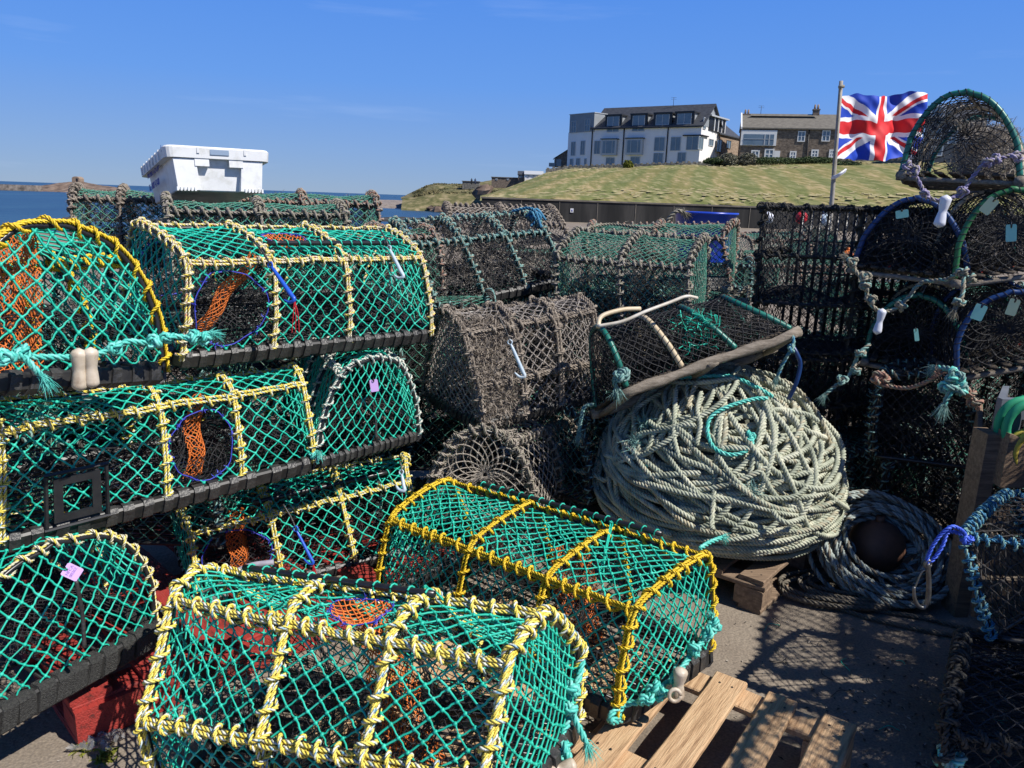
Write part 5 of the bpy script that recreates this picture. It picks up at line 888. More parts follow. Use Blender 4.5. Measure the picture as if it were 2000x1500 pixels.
W2 = pot(CR['W2'], 'brown silt caked creel thick with dried weed, under the faded teal creel', 'silt', hoops=(0, .36, .68, 1), rho=.3, rr=.0080, laid=2, lp=.085, a=.024, b=.024, tr=.0026, n=4, fz=1.7, sp=.03, sw=.02, rails=('TF', 'TB', 'MF'), jit=.14)
g = G(); q = [W2.wrapmap(np.array([rng.uniform(0, .30)*W2.L, rng.uniform(.0, W2.al[-1]*.45)])) for _ in range(500)]; fuzz(g, np.array(q), .035, 5200, 0, w=.002, spread=.03); part(g, 'caked_weed', M['silt'], W2.root)
hook(W2.root, aty(975, 620, 3.05), aty(1025, 735, 3.0), mt='hookpale')
W3 = pot([list(p) for p in (aty(1045, 1010, 3.02), [.35, 3.75, .22], aty(825, 1020, 2.95), [-.15, 3.7, .2], aty(1000, 848, 3.05), [.32, 3.75, .55], aty(880, 850, 3.0), [-.1, 3.7, .55])], 'tan creel end with netting gathered to a knot, just behind the yellow roped creel', 'tan', hoops=(0, .5, 1), rho=.6, rr=.008, laid=1, lp=.05, tr=.0024, fz=.8, fzm='tan', radial=.06, ends='L', base='rods')
W4 = pot(cbox(.52, 3.72, .26, 42, .85, .45, .40, .75), 'dark green netted creel in shadow left of the rope heap', 'darkteal', hoops=(0, .36, .68, 1), rho=.4, rr=.008, fz=.3, fzm='silt_dark', base='rods', tr=.0018)
W4b = pot(cbox(-.02, 3.45, .02, 42, .8, .45, .30, .75), 'dark weedy creel at ground level behind the yellow roped creel', 'dark', hoops=(0, .5, 1), rho=.4, rr=.010, fz=.6, fzm='silt', base='rods', tr=.0022, net='greyold')
W5 = pot(CR['W5'], 'weathered pale green creel with khaki rope above the rope heap, nearer of two', 'khaki', hoops=(0, .5, 1), rho=.3, rr=.0078, laid=1, lp=.05, a=.022, b=.024, tr=.0018, fz=.3, fzm='tan', base='rods', ropemats=['khaki', 'khaki', 'greyold'])
W5b = pot(CR['W5b'], 'weathered pale green creel with rusty pink rope, farther of the two', 'rust', hoops=(0, .5, 1), rho=.35, rr=.0082, laid=1, lp=.05, a=.022, b=.024, tr=.0018, fz=.3, fzm='tan', base='rods', inner=False)
W5c = pot(cbox(.72, 4.15, .55, -20, .85, .5, .38, .8), 'dark green silted creel underneath the weathered pale green creel', 'darkteal', hoops=(0, .5, 1), rho=.35, rr=.010, fz=.6, fzm='silt_dark', base='rods', tr=.002, net='teal_old')
for p_ in (W5, W5c):
    g = G(); P = np.array([p_.wrapmap(np.array([rng.uniform(0, 1)*p_.L, rng.uniform(0, .4)*p_.al[-1]])) for _ in range(500)]); P = P+[.02, .09, 0]; fuzz(g, P, .03, 3800, 0, w=.0016, spread=.03); part(g, 'silted_inner_net', M['silt_dark'], p_.root)
g = G(); rope(g, smooth([aty(1130, 450, 4.5), aty(1190, 438, 4.6), aty(1260, 445, 4.5), aty(1300, 440, 4.5)], .01), .009); part(g, 'loose_rope', M['khaki'], W5.root)
g = G(); rope(g, smooth([aty(1400, 560, 4.3), aty(1430, 580, 4.2), aty(1462, 560, 4.2), aty(1455, 600, 4.1), aty(1440, 640, 4.05)], .01), .011, fray=1); knot(g, aty(1420, 565, 4.2), .011); knot(g, aty(1445, 590, 4.1), .011); part(g, 'loose_rope', M['khaki'], W5b.root)
W8 = pot(CR['W8'], 'rounded grey creel with pale netting on the skyline in front of the sea wall', 'silt', hoops=(0, .5, 1), rho=.6, rr=.012, a=.03, b=.04, tr=.0030, fz=.35, base='rods', net='tan', inner=False)
W8r = W8.root
hW = dict(laid=1, rr=.0078, base='rods', inner=True, fzm='tan')
W7b = pot(cbox(-1.20, 3.6, 1.18, 25, .75, .5, .35, .75), 'weathered green creel directly under the white fish box', 'khaki', hoops=(0, .5, 1), rho=.5, a=.024, b=.024, tr=.0022, fz=.3, **hW)
W7c = pot(cbox(-1.22, 4.42, 1.215, 22, .8, .5, .36, .75), 'weathered green creel with rusty rope, right of and behind the fish box', 'rust', hoops=(0, .5, 1), rho=.55, a=.024, b=.024, tr=.0022, fz=.3, **hW)
W7a = pot(cbox(-1.98, 4.3, 1.19, 20, .75, .5, .37, .8), 'silted creel with grey caked rope, left of the fish box', 'silt', hoops=(0, .3, .65, 1), rho=.5, a=.026, b=.026, tr=.0022, fz=.7, net='teal_old', **hW)
for p_ in (W7a, W7b, W7c):
    g = G(); P = np.array([p_.fm(np.array(rng.uniform(.02, .98)), np.array(rng.uniform(.05, .95)), np.array(rng.uniform(.05, .9))) for _ in range(700)]); fuzz(g, P, .035, 5200, 0, w=.0017, spread=.03); part(g, 'silted_inner_net', M['silt_dark'], p_.root)
W7d = pot(cbox(-.72, 3.95, 1.12, 30, .55, .45, .30, .75), 'low weathered creel between the green top creel and the faded teal creel', 'rust', hoops=(0, .5, 1), rho=.5, a=.024, b=.024, tr=.002, fz=.5, **hW)
# lower layers that carry the back rows
BG = 'old creels in the dark back rows of the stack'
def back(src, x, y, z, rz, label): c = copy_tree(src, (x, y, z), rz, label, BG); return c
o7 = W7b.root; oy = W7c.root; dk = W5c.root; lab = 'old dark creel half hidden in the back row of the stack'
for (x, y, z, r_) in ((-1.55, 2.95, .72, .35), (-1.5, 2.9, .30, .35), (-1.0, 3.6, .80, .3), (-1.0, 3.55, .40, .3), (-1.0, 3.5, .0, .3), (-2.1, 2.6, .75, .4), (-2.1, 2.6, .35, .4), (-.55, 3.85, .72, .4), (-.5, 3.8, .30, .4), (-1.95, 4.2, .86, .3), (-1.2, 4.3, .86, .3), (-.25, 4.35, .72, .6), (-.2, 4.2, .3, .6), (.35, 4.5, .72, .2), (.3, 4.4, .3, .2), (.9, 4.6, .72, -.1), (.8, 4.3, .15, -.1), (0.0, 7.1, .78, 0), (0, 7.1, .4, 0), (1.0, 5.1, .68, 0), (1.0, 5.0, .3, 0)):
    back(dk, x, y, z, r_, lab)
# ---- creel with bent plastic hoops leaning on the rope heap
P6 = [aty(1222, 757, 3.02), aty(1545, 643, 3.16), aty(1165, 800, 3.33), aty(1500, 675, 3.5), aty(1180, 642, 3.08), aty(1432, 588, 3.26), aty(1150, 650, 3.36), aty(1405, 580, 3.5)]
W6 = pot([list(p) for p in P6], 'small wooden based creel with teal and cream hoops tilted on the rope heap', 'dark', hoops=(0, .33, .66, 1), rho=.5, ends='LR', rails=(), wrap=False, base='wood', hoopm=['hoop_teal', 'hoop_cream', 'hoop_teal', 'hoop_teal'], core=.0125, a=.020, b=.020, tr=.0019, n=3, inner=True, sag=.02, cat='creel', lace=.028)
g = G(); tube1(g, smooth([aty(1168, 637, 3.02), aty(1215, 628, 3.02), aty(1262, 608, 3.04), aty(1310, 590, 3.08), aty(1340, 579, 3.1), aty(1362, 582, 3.12)], .01), .0070, 8); part(g, 'ridge_pipe', M['hoop_white'], W6.root)
g = G(); P = smooth([aty(1168, 640, 3.03), aty(1175, 618, 3.06), aty(1215, 605, 3.1), aty(1250, 603, 3.14)], .01); tube1(g, P, .0095, 8); part(g, 'bent_pipe', M['hoop_cream'], W6.root)
bridle(W6.root, [aty(1205, 725, 2.98), aty(1225, 722, 2.96), aty(1222, 742, 2.96), aty(1200, 740, 2.97), aty(1203, 758, 2.97)], .011, ('greyteal', 'greyteal', 'greyteal'), [aty(1212, 733, 2.96)])
bridle(W6.root, [aty(1160, 790, 3.2), aty(1142, 795, 3.18), aty(1135, 820, 3.16), aty(1132, 845, 3.16)], .010, ('greyteal', 'greyteal', 'greyteal'))
g = G(); q = np.array([aty(rng.uniform(1320, 1400), rng.uniform(610, 690), 3.15+rng.uniform(-.03, .05)) for _ in range(60)]); fuzz(g, q, .05, 150, 0, w=.0022, spread=.01); part(g, 'torn_green_mesh', M['teal'], W6.root)
g = G(); tube1(g, smooth([aty(1545, 672, 3.14), aty(1556, 690, 3.12), aty(1563, 712, 3.12), aty(1556, 745, 3.12), aty(1541, 778, 3.14)], .01), .009, 8); part(g, 'bent_pipe', M['hoop_blue'], W6.root, label='bright blue bent pipe hanging from the beam end')
bridle(W6.root, [aty(1546, 650, 3.14), aty(1550, 672, 3.12), aty(1540, 690, 3.12), aty(1528, 712, 3.13), aty(1518, 735, 3.14)], .008, ('greyteal', 'bluer', 'greyteal'), [aty(1545, 682, 3.11)])
g = G(); P = [W6.fm(np.array(rng.uniform(.02, .98)), np.array(rng.uniform(.2, .95)), np.array(rng.uniform(.02, .8))) for _ in range(600)]; fuzz(g, np.array(P), .035, 7000, 0, w=.0016, spread=.03); part(g, 'tangled_inner_net', M['blackold'], W6.root)

# ================================================================ WHITE FISH BOX
def fishbox():
    N = aty(337, 384, 3.42); th = R(33); X = np.array([math.cos(th), math.sin(th), 0]); Y = np.array([-X[1], X[0], 0]); W_, D_, H_ = .405, .72, .178; z0 = 1.552; O = np.array([N[0]-.0, N[1], z0])
    root = empty('fish_box', (O+X*W_/2+Y*D_/2).tolist(), label='white plastic fish box with blue stencilled lettering on top of the creels', cat='fish box')
    def P(x, y, z): return O+X*x+Y*y+np.array([0, 0, z])
    def ringp(o, z, r=.035, n=5):
        q = []
        for (cx, cy, a0) in ((W_-r+o, -o+r, -90), (W_+o-r, D_+o-r, 0), (-o+r, D_+o-r, 90), (-o+r, -o+r, 180)):
            for k in range(n): a = R(a0+90*k/(n-1)); q.append(P(cx+r*math.cos(a), cy+r*math.sin(a), z))
        return np.array(q)
    g = G(); rings = [ringp(-.030, 0), ringp(-.026, .004), ringp(-.012, H_-.055), ringp(-.008, H_), ringp(-.014, H_), ringp(-.020, H_-.055), ringp(-.05, .012), ringp(-.15, .012)]
    g.add(np.array(rings), ringquads(1, len(rings), 20)); n = 20; c = np.array([P(W_/2, D_/2, .0)]); g.add(np.vstack([rings[0], c]), [[i, (i+1) % n, n, n] for i in range(n)]); c = np.array([P(W_/2, D_/2, .012)]); g.add(np.vstack([rings[-1], c]), [[i, (i+1) % n, n, n] for i in range(n)]); part(g, 'shell', M['boxwhite'], root, smooth=False)
    # deep rim with a painted hand hole patch on the near end
    g = G(); ro = .022
    rr_ = [ringp(ro-.002, H_-.042), ringp(ro+.002, H_+.0), ringp(ro-.004, H_+.008), ringp(-.010, H_+.008)]
    A = np.array(rr_); Q = ringquads(1, 4, 20)
    g.add(A, [q for q in Q.tolist() if not (q[0] in (19, 39) or q[1] in (0+0,) and False)] if False else Q); g.add(np.array([ringp(ro-.002, H_-.042), ringp(-.010, H_-.042)]), ringquads(1, 2, 20)); part(g, 'rim', M['boxwhite'], root, smooth=False)
    # corner posts and toothed feet at the end faces
    for (xa, xb) in ((.012, .105), (W_-.105, W_-.012)):
        g = G(); hexa(g, [P(x+(0 if z > .05 else (.012 if x < W_/2 else -.012)), y_, z) for x in (xa, xb) for y_ in ((-.012 if True else 0), .03) for z in (.0, H_-.045)]); part(g, 'corner_post', M['boxwhite'], root, smooth=False)
        g = G()
        for k in range(6): x = xa+.01+(xb-xa-.02)*k/5; hexa(g, [P(xx, y_, z) for xx in (x-.004, x+.004) for y_ in (-.018, .02) for z in (-.005, .012)])
        part(g, 'foot_teeth', M['boxwhite'], root, smooth=False)
    for x in (.13, W_-.13): g = G(); hexa(g, [P(xx, y_, z) for xx in (x-.03, x+.03) for y_ in (-.016, .02) for z in (H_-.075, H_-.04)]); part(g, 'rim_bracket', M['boxwhite'], root, smooth=False)
    for x in (.115, W_-.09): g = G(); hexa(g, [P(xx, y_, z) for xx in (x-.005, x+.005) for y_ in (-ro-.004, -ro+.004) for z in (H_-.022, H_+.002)]); part(g, 'rim_rib', mat('painted_notch_shade', (.62, .63, .65)), root, smooth=False)  # raised strips, grey painted in for the shade of rim notches
    g = G(); hexa(g, [P(xx, y_, z) for xx in (.165, .245) for y_ in (-ro-.0035, -ro+.01) for z in (H_-.026, H_-.004)]); part(g, 'hand_hole_patch', mat('painted_hole_shade', (.22, .30, .42)), root, smooth=False)  # solid block, its blue-grey colour stands for the shaded opening
    for y_ in np.arange(.12, .7, .09): g = G(); hexa(g, [P(xx, yy_, z) for xx in (-ro-.005, -ro+.004) for yy_ in (y_-.004, y_+.004) for z in (H_-.04, H_+.004)]); part(g, 'rim_rib', M['boxwhite'], root, smooth=False)
    zt = .105; Zn = -X; sl = np.array([0, 0, 1.])
    for k, s in enumerate(('PROPERTY OF CAP', 'Tel. 01007 471600')): text(s, .043, M['ink'], P(-(-.012)+(-.006)-.020+.014, .62-.02*k, zt-.062*k+.01)+Zn*.006, -Y, sl-X*.12*0, Zn, root, bold=.001)
    q = P(-ro-.001, .045, H_-.018); text('+', .05, M['ink'], q-(-Y)*.012, -Y, sl, Zn, root, name='cross_mark', bold=.002)
    from mathutils import Quaternion
    root.rotation_mode = 'QUATERNION'; root.rotation_quaternion = Quaternion(Vector(X), R(-6.5)); root.location.z -= .004
    return root
fishbox()

# ================================================================ ROPE HEAP AND COILS
RC = np.array([.965, 3.37]); RX, RY, RU, RD, ZM = .535, .49, .51, .21, .34
def onell(n, off=0): k = np.stack([RX+off+0*n[:, 0], RY+off+0*n[:, 0], np.where(n[:, 2] > 0, RU+off, RD+off)], 1); w_ = np.where(n[:, 2] < 0, np.maximum(1-n[:, 2]**2, .04)**-.28, 1.); P = n*k*np.stack([w_, w_, w_*0+1], 1)+[RC[0], RC[1], ZM]; P[:, 2] = np.maximum(P[:, 2], .158); return P
def dome(x, y): rho = np.sqrt(((x-RC[0])/RX)**2+((y-RC[1])/RY)**2); return ZM+RU*np.sqrt(np.clip(1-rho**2, 0, 1))
rp = empty('rope_heap', (RC[0], RC[1], .145), label='big heap of sun bleached green grey rope loops on an old pallet', cat='rope heap')
g = G(); th = np.linspace(0, 2*math.pi, 40, endpoint=False); rows = [onell(np.stack([np.cos(th)*math.cos(e_), np.sin(th)*math.cos(e_), 0*th+math.sin(e_)], 1), -.075) for e_ in np.linspace(-1.2, 1.55, 16)]; g.add(np.array(rows), ringquads(1, 16, 40)); part(g, 'painted_shade_core', M['pilecore'], rp)  # smooth filler body, coloured dark to stand for shade in the gaps
for layer, (cnt, off, t0, t1, amin, amax) in enumerate(((70, -.055, 0, .25, .3, 1.95), (40, -.022, .05, .6, .4, 1.9), (26, .008, .0, .5, .9, 2.05), (30, .022, .35, 1.1, .42, 1.15))):
    g = G()
    for i in range(cnt):
        tl_ = rng.uniform(t0, t1); az = -math.pi/2+rng.normal(0, .55 if layer < 3 else .75); ax = np.array([math.sin(tl_)*math.cos(az), math.sin(tl_)*math.sin(az), math.cos(tl_)]); al_ = rng.uniform(amin, amax) if layer else amin+(amax-amin)*(i+.5)/cnt
        e1 = nrm(np.cross(ax, REF)); e2 = np.cross(ax, e1); a = np.linspace(0, 2*math.pi, 44, endpoint=False); alw = al_*(1+.05*np.sin(2*a+rng.uniform(0, 6))+.03*np.sin(3*a+rng.uniform(0, 6))+.008*np.sin(6*a+rng.uniform(0, 6)))
        n = ax*np.cos(alw)[:, None]+(e1*np.cos(a)[:, None]+e2*np.sin(a)[:, None])*np.sin(alw)[:, None]; P = onell(n, off+rng.uniform(-.012, .012)+.010*np.sin(4*a+i)[:, None][:, 0].mean()); P = P+n*(.011*np.sin(5*a+i))[:, None]; P[:, 2] = np.maximum(P[:, 2], .158)
        k = int(rng.integers(2, 16)) if layer >= 2 else 0; P = np.roll(P, int(rng.integers(0, 44)), 0); P = P[:-k] if k else np.vstack([P, P[:1]])
        rope(g, smooth(P, .02), .0118*rng.uniform(.88, 1.12), [0, 0, 1] if rng.random() < .2 else ([1, 1, 0] if rng.random() < .12 else [0, 0, 0]), res=6, n=5 if layer else 4, jit=.0004, pitch=.046, so=.42, sr=.63)
    part(g, 'rope_layer', [M['pile'], M['pile2']], rp)
g = G()      # loose bights lying across the loops
for i in range(9):
    a = rng.uniform(math.pi*1.05, math.pi*1.95); rho = rng.uniform(.1, .85); c = RC+np.array([RX*rho*math.cos(a), RY*rho*math.sin(a)]); d = rng.uniform(0, math.pi*2); k = rng.uniform(-5, 5); l = rng.uniform(.15, .42); s = np.linspace(-l, l, 9); ang = d+k*s*.8; x = c[0]+np.cumsum(np.cos(ang))*l/4.5-l*math.cos(d); y = c[1]+np.cumsum(np.sin(ang))*l/4.5-l*math.sin(d)
    z = dome(x, y)+.050+.008*np.sin(s*14); rope(g, smooth(np.stack([x, y, z], 1), .02), .0118, [0, 0, 0] if rng.random() < .75 else [1, 1, 1], res=6, jit=.0006)
for pts, fr in ((((1225, 865), (1250, 848), (1300, 838), (1350, 822), (1390, 800), (1425, 770), (1440, 742), (1430, 728)), 0), (((1262, 818), (1290, 836), (1340, 830), (1360, 832)), 0), (((1445, 960), (1475, 955), (1500, 985), (1530, 1020), (1570, 1012)), 0), (((1320, 758), (1318, 800), (1316, 850), (1325, 890)), 0), (((1370, 765), (1362, 800), (1368, 830), (1360, 870)), 0), (((1480, 760), (1500, 800), (1512, 850), (1505, 900)), 0), (((1300, 745), (1350, 748), (1400, 744), (1440, 738)), 0)):
    P = []
    for (px, py) in pts:
        rr = ray(px, py); t = np.linspace(2.3, 4.2, 240); q = EYE+rr*t[:, None]; hit = q[:, 2] < dome(q[:, 0], q[:, 1])+.066; P.append(q[np.argmax(hit)] if hit.any() else EYE+rr*3.0)
    rope(g, smooth(P, .02), .0118, (0, 0, 0), res=6, fray=fr, pitch=.046, so=.42, sr=.63)
part(g, 'loose_bights', [M['pile'], M['pile2']], rp)
def ondome(pts, h=.075):
    P = []
    for (px, py) in pts:
        rr = ray(px, py); t = np.linspace(2.3, 4.2, 240); q = EYE+rr*t[:, None]; hit = q[:, 2] < dome(q[:, 0], q[:, 1])+h; P.append(q[np.argmax(hit)] if hit.any() else EYE+rr*3.3)
    return P
g = G(); rope(g, smooth(ondome([(1500, 778), (1470, 780), (1420, 795), (1388, 815), (1382, 845), (1395, 875), (1425, 888), (1455, 882), (1470, 862), (1460, 845)], .085), .01), .0095, (0, 1, 0)); rope(g, smooth(ondome([(1270, 748), (1330, 738), (1400, 734), (1430, 736), (1470, 752), (1510, 775)], .07), .01), .0095, (0, 1, 0)); knot(g, ondome([(1465, 852)], .085)[0], .009)
part(g, 'turquoise_rope_end', [M['turq'], M['turq2']], rp); g = G(); rope(g, smooth(ondome([(1366, 1072), (1385, 1060), (1410, 1050)], .075), .01), .0095, (0, 1, 0), fray=1); part(g, 'turquoise_rope_end', [M['turq'], M['turq2']], rp); g = G(); rope(g, smooth(ondome([(1225, 935), (1250, 920), (1268, 905)], .07), .01), .0095, (0, 1, 0)); part(g, 'turquoise_rope_end', [M['turq'], M['turq2']], rp)
for q in ondome([(1240, 865), (1258, 826), (1470, 955)], .08): g = G(); fuzz(g, np.repeat(q[None], 8, 0), .05, 110, 0, w=.002, spread=.02); part(g, 'frayed_end', M['greyteal'], rp)
# coil hung round a brown buoy
cb = aty(1722, 1075, 3.08); bc = empty('rope_coil', (cb[0], cb[1], 0), label='blue grey rope coil standing around a brown buoy beside the crate', cat='rope coil')
e1 = nrm(np.array([1, .12, 0])); e2 = nrm(np.array([-.05, .80, .60])); nn = np.cross(e1, e2); g = G(); P = []
NT = 17
for i in range(NT*28):
    x = 2*math.pi*i/28; k = i/28; r = .235+.052*math.sin(k*1.9)+.012*math.sin(k*5.3); c = cb+e1*(.012*math.sin(k*2.3))+e2*(.012*math.cos(k*3.1))+nn*(.055*math.sin(k*1.37)); P.append(c+e1*r*math.cos(x)+e2*r*.92*math.sin(x)+nn*.006*math.sin(3*x+k))
P = np.array(P); P[:, 2] = np.maximum(P[:, 2], .014); rope(g, smooth(P, .012), .0112, (0, 0, 1), res=7, so=.45, sr=.62)
for k in range(9): a0 = rng.uniform(0, 6); rope(g, smooth([cb+e1*.24*math.cos(a0)+e2*.21*math.sin(a0)-nn*-.0, cb+e1*rng.normal(0, .06)+e2*rng.normal(0, .06)+nn*.10*-1, cb+e1*.24*math.cos(a0+2.4)+e2*.2*math.sin(a0+2.4)], .012), .0115, (0, 0, 1))
part(g, 'coil', [M['bluegrey'], M['brownrope']], bc)
bu = cb+np.array([.02, .09, -.02]); g = G(); t = np.linspace(0, math.pi, 17); tube1(g, bu+np.outer(-np.cos(t), [0, 0, 1])*.12, np.maximum(.002, np.sin(t)*.12), 22, cap=False); tube1(g, [bu+[0, 0, .11], bu+[0, 0, .14]], .02, 10); o = g.build('buoy', mat('brown_orange_buoy', (.08, .04, .025), (.16, .075, .045), 9, .6), origin=bu); tag(o, 'dull orange brown buoy inside the blue grey rope coil', 'buoy')
g = G(); c = np.array([1.50, 2.98, .015]); P = []
for i in range(9):
    a = np.linspace(0, 2*math.pi, 24, endpoint=False); r = rng.uniform(.75, 1.15); P += [c+np.array([.27*r*math.cos(x)+.05*math.sin(i), .125*r*math.sin(x)+.02*math.cos(i*2), .005+.011*(i % 4)]) for x in a]
rope(g, smooth(P, .012), .0105, res=7); rope(g, smooth([(1.28, 2.95, .012), (1.45, 2.80, .012), (1.62, 2.72, .012), (1.80, 2.66, .012), (1.98, 2.60, .012)], .012), .0105); rope(g, smooth([(1.30, 2.92, .03), (1.5, 2.86, .012), (1.70, 2.80, .012), (1.92, 2.68, .012)], .012), .0105)
o = g.build('rope_coil', M['brownrope'], origin=(1.5, 2.98, 0)); tag(o, 'brown rope lying in flat loops on the concrete in front of the buoy', 'rope coil')

# ================================================================ RIGHT HAND STACKS
RG = 'wooden based creels in the right hand stack'
def hoopot(C8, label, cols, seed_r=.04, **k): return pot(C8, label, 'dark', hoops=(0, .5, 1), rho=.75, ends='L', rails=('TC',), wrap=False, base='wood', hoopm=cols, core=.0125, a=.028, b=.028, tr=.0021, n=4, radial=seed_r, inner=k.pop('inner', True), sag=.02, group=RG, lace=.034, **k)
R1 = hoopot(CR['R1'], 'topmost creel of the right stack, teal hoop and black knotted netting against the sky', ['hoop_teal', 'hoop_cream', 'hoop_teal'], .13, inner=False)
g = G(); P = [R1.fm(np.array(rng.uniform(.1, .98)), np.array(rng.uniform(-.02, .62)), np.array(rng.uniform(.0, .72)*1.0)) for _ in range(1400)]; P = np.array(P); fuzz(g, P, .03, 13000, 0, w=.0014, spread=.02); part(g, 'tangled_inner_net', M['tan'], R1.root)
R2 = hoopot(CR['R2'], 'upper creel of the right stack with dark blue hoop and mint tag, left column', ['hoop_blue', 'hoop_blue', 'hoop_teal'])
R2b = hoopot(CR['R2b'], 'upper right column creel of the right stack, green hoop and lime tag', ['hoop_green', 'hoop_cream', 'hoop_teal'])
R3 = hoopot(CR['R3'], 'lower creel of the right stack with dark teal hoop, left column', ['hoop_teal', 'hoop_cream', 'hoop_teal'])
R3b = hoopot(CR['R3b'], 'lower right column creel of the right stack, mid blue hoop, mint and lime tags', ['hoop_blue', 'hoop_blue', 'hoop_teal'])
for p_ in (R2, R2b, R3, R3b):
    g = G(); P = np.array([p_.fm(np.array(rng.uniform(.05, .98)), np.array(rng.uniform(.05, .95)), np.array(rng.uniform(.0, 1)**2*.8)) for _ in range(700)]); fuzz(g, P, .035, 6500, 0, w=.0016, spread=.03); part(g, 'tangled_inner_net', M['black'], p_.root)
    g = G(); P = np.array([p_.fm(np.array(rng.uniform(0, .9)), np.array(rng.uniform(.05, .95)), np.array(.02)) for _ in range(60)]); fuzz(g, P, .02, 60, 0, w=.004, spread=.01); fuzz(g, P, .02, 8, 1, w=.008, spread=.01); tag(part(g, 'shell_debris', [M['tan'], mat('red_plastic_bit', (.5, .05, .03))], p_.root), kind='stuff')
bridle(R1.root, [aty(1762, 322, 3.12), aty(1778, 330, 3.10), aty(1797, 360, 3.08), aty(1808, 380, 3.07), aty(1832, 392, 3.05), aty(1862, 386, 3.05), aty(1882, 370, 3.06), aty(1900, 345, 3.06), aty(1922, 320, 3.05), aty(1955, 308, 3.05), aty(2000, 297, 3.05)], .0085, ('lilac', 'lilac', 'greyold'), [aty(1775, 325, 3.1), aty(1785, 335, 3.09), aty(1806, 378, 3.06), aty(1880, 375, 3.05), aty(1930, 318, 3.04), aty(1945, 312, 3.04), aty(1985, 306, 3.04)])
toggle(R1.root, aty(1841, 413, 3.03), [.10, 0, 1], .125, .022, 'floatw', .62)
bridle(R2.root, [aty(1655, 505, 3.45), aty(1672, 530, 3.42), aty(1688, 552, 3.4), aty(1700, 590, 3.36), aty(1722, 608, 3.34), aty(1752, 602, 3.33), aty(1775, 580, 3.32), aty(1800, 552, 3.30), aty(1850, 545, 3.2), aty(1880, 530, 3.1), aty(1882, 570, 3.05), aty(1868, 600, 3.04)], .0095, ('khaki', 'greyteal', 'khaki'), [aty(1665, 512, 3.42), aty(1690, 560, 3.38), aty(1701, 585, 3.36), aty(1760, 598, 3.32), aty(1895, 545, 3.08), aty(1880, 532, 3.08), aty(1872, 590, 3.04), aty(1690, 540, 3.4)], fray=2)
toggle(R2.root, aty(1718, 628, 3.30), [.10, 0, 1], .115, .019, 'floatw', .62)
bridle(R3.root, [aty(1700, 672, 3.42), aty(1678, 690, 3.4), aty(1668, 715, 3.4), aty(1655, 740, 3.38), aty(1635, 752, 3.38), aty(1612, 770, 3.38)], .0095, ('greyteal', 'khaki', 'greyteal'), [aty(1680, 690, 3.38), aty(1672, 725, 3.38), aty(1645, 742, 3.37)])
bridle(R3b.root, [aty(1830, 718, 3.08), aty(1858, 722, 3.0), aty(1872, 735, 2.98), aty(1855, 765, 2.96), aty(1845, 790, 2.95)], .012, ('greyteal', 'greyteal', 'turq2'), [aty(1865, 735, 2.97), aty(1878, 758, 2.96), aty(1852, 760, 2.96)], ks=1.2, fray=2)
bridle(R3b.root, [aty(1705, 745, 3.30), aty(1725, 752, 3.28), aty(1770, 758, 3.2), aty(1810, 745, 3.1), aty(1830, 730, 3.05)], .0095, ('rust', 'rust', 'khaki'), [aty(1712, 738, 3.28), aty(1725, 735, 3.28), aty(1890, 768, 3.0), aty(1905, 788, 3.0)], ks=1.3)
for (x, y, yv, w, h, ro_, mt, rt_) in ((1762, 418, 3.42, .05, .034, 12, 'tag_mint', R2), (1932, 402, 2.9, .038, .06, -32, 'tag_lime', R2b), (1975, 455, 2.88, .034, .062, 8, 'tag_mint', R2b), (1912, 610, 3.0, .042, .062, -14, 'tag_mint', R3b), (1978, 600, 2.98, .036, .064, -10, 'tag_lime', R3b), (1790, 654, 3.38, .018, .055, 14, 'tag_mint', R3)): idtag(rt_.root, aty(x, y, yv), w, h, R(ro_), mt)
R5 = pot(CR['R5'], 'black netted creel with faded teal lashing under the wooden based creels', 'darkteal', hoops=(0, .33, .66, 1), rho=.3, rr=.009, lp=.045, base='rods', net='black', fz=.15, fzm='silt_dark', ropemats=['darkrope', 'greyteal', 'darkrope'], tr=.002)
R6 = pot(CR['R6'], 'black netted creel at ground level behind the blue grey rope coil', 'darkteal', hoops=(0, .33, .66, 1), rho=.3, rr=.009, base='rods', net='black', fz=.15, fzm='silt_dark', ropemats=['darkrope', 'greyteal', 'darkrope'], tr=.002)
for (x_, y_, z_) in ((2.68, 3.62, .50), (2.68, 3.62, .10)): copy_tree(R5.root, (x_, y_, z_), .1, 'black netted creel in deep shade behind the timber crate', 'creels behind the crate')
# tall creels stood on end: base slats upright
def upright(z0, z1, label, seed=0):
    C = [(1.62, 4.62, z0), (1.62, 4.62, z1), (2.35, 4.40, z0), (2.35, 4.40, z1), (1.25, 4.05, z0), (1.22, 4.05, z1), (1.72, 3.92, z0), (1.70, 3.92, z1)]
    return pot([list(c) for c in C], label, 'dark', hoops=(0, .35, .68, 1), rho=.35, rr=.008, lp=.08, base='rods', net='black', fz=.06, fzm='silt_dark', floor=15, inner=1, tr=.0019, a=.026, b=.026, group='black creels stood on end')
B1 = upright(.86, 1.60, 'upper of the black creels stood on end behind the rope heap, slats upright'); B2 = upright(.06, .83, 'lower of the black creels stood on end behind the rope heap')
lab2 = 'black weedy creel in the dark row behind the upright creels'
for (x, y, z, r_) in ((1.62, 5.0, .40, .2), (2.35, 5.05, .40, .3), (2.9, 4.55, .42, .5), (2.9, 4.55, .8, .5), (2.85, 4.5, .02, .5), (2.45, 4.75, .78, .4), (1.35, 4.9, .0, .3), (2.25, 5.2, .0, .2), (1.75, 4.05, .0, .5), (2.5, 4.7, .0, .9)): copy_tree(dk, (x, y, z), r_, lab2, 'dark creels behind the upright pair')
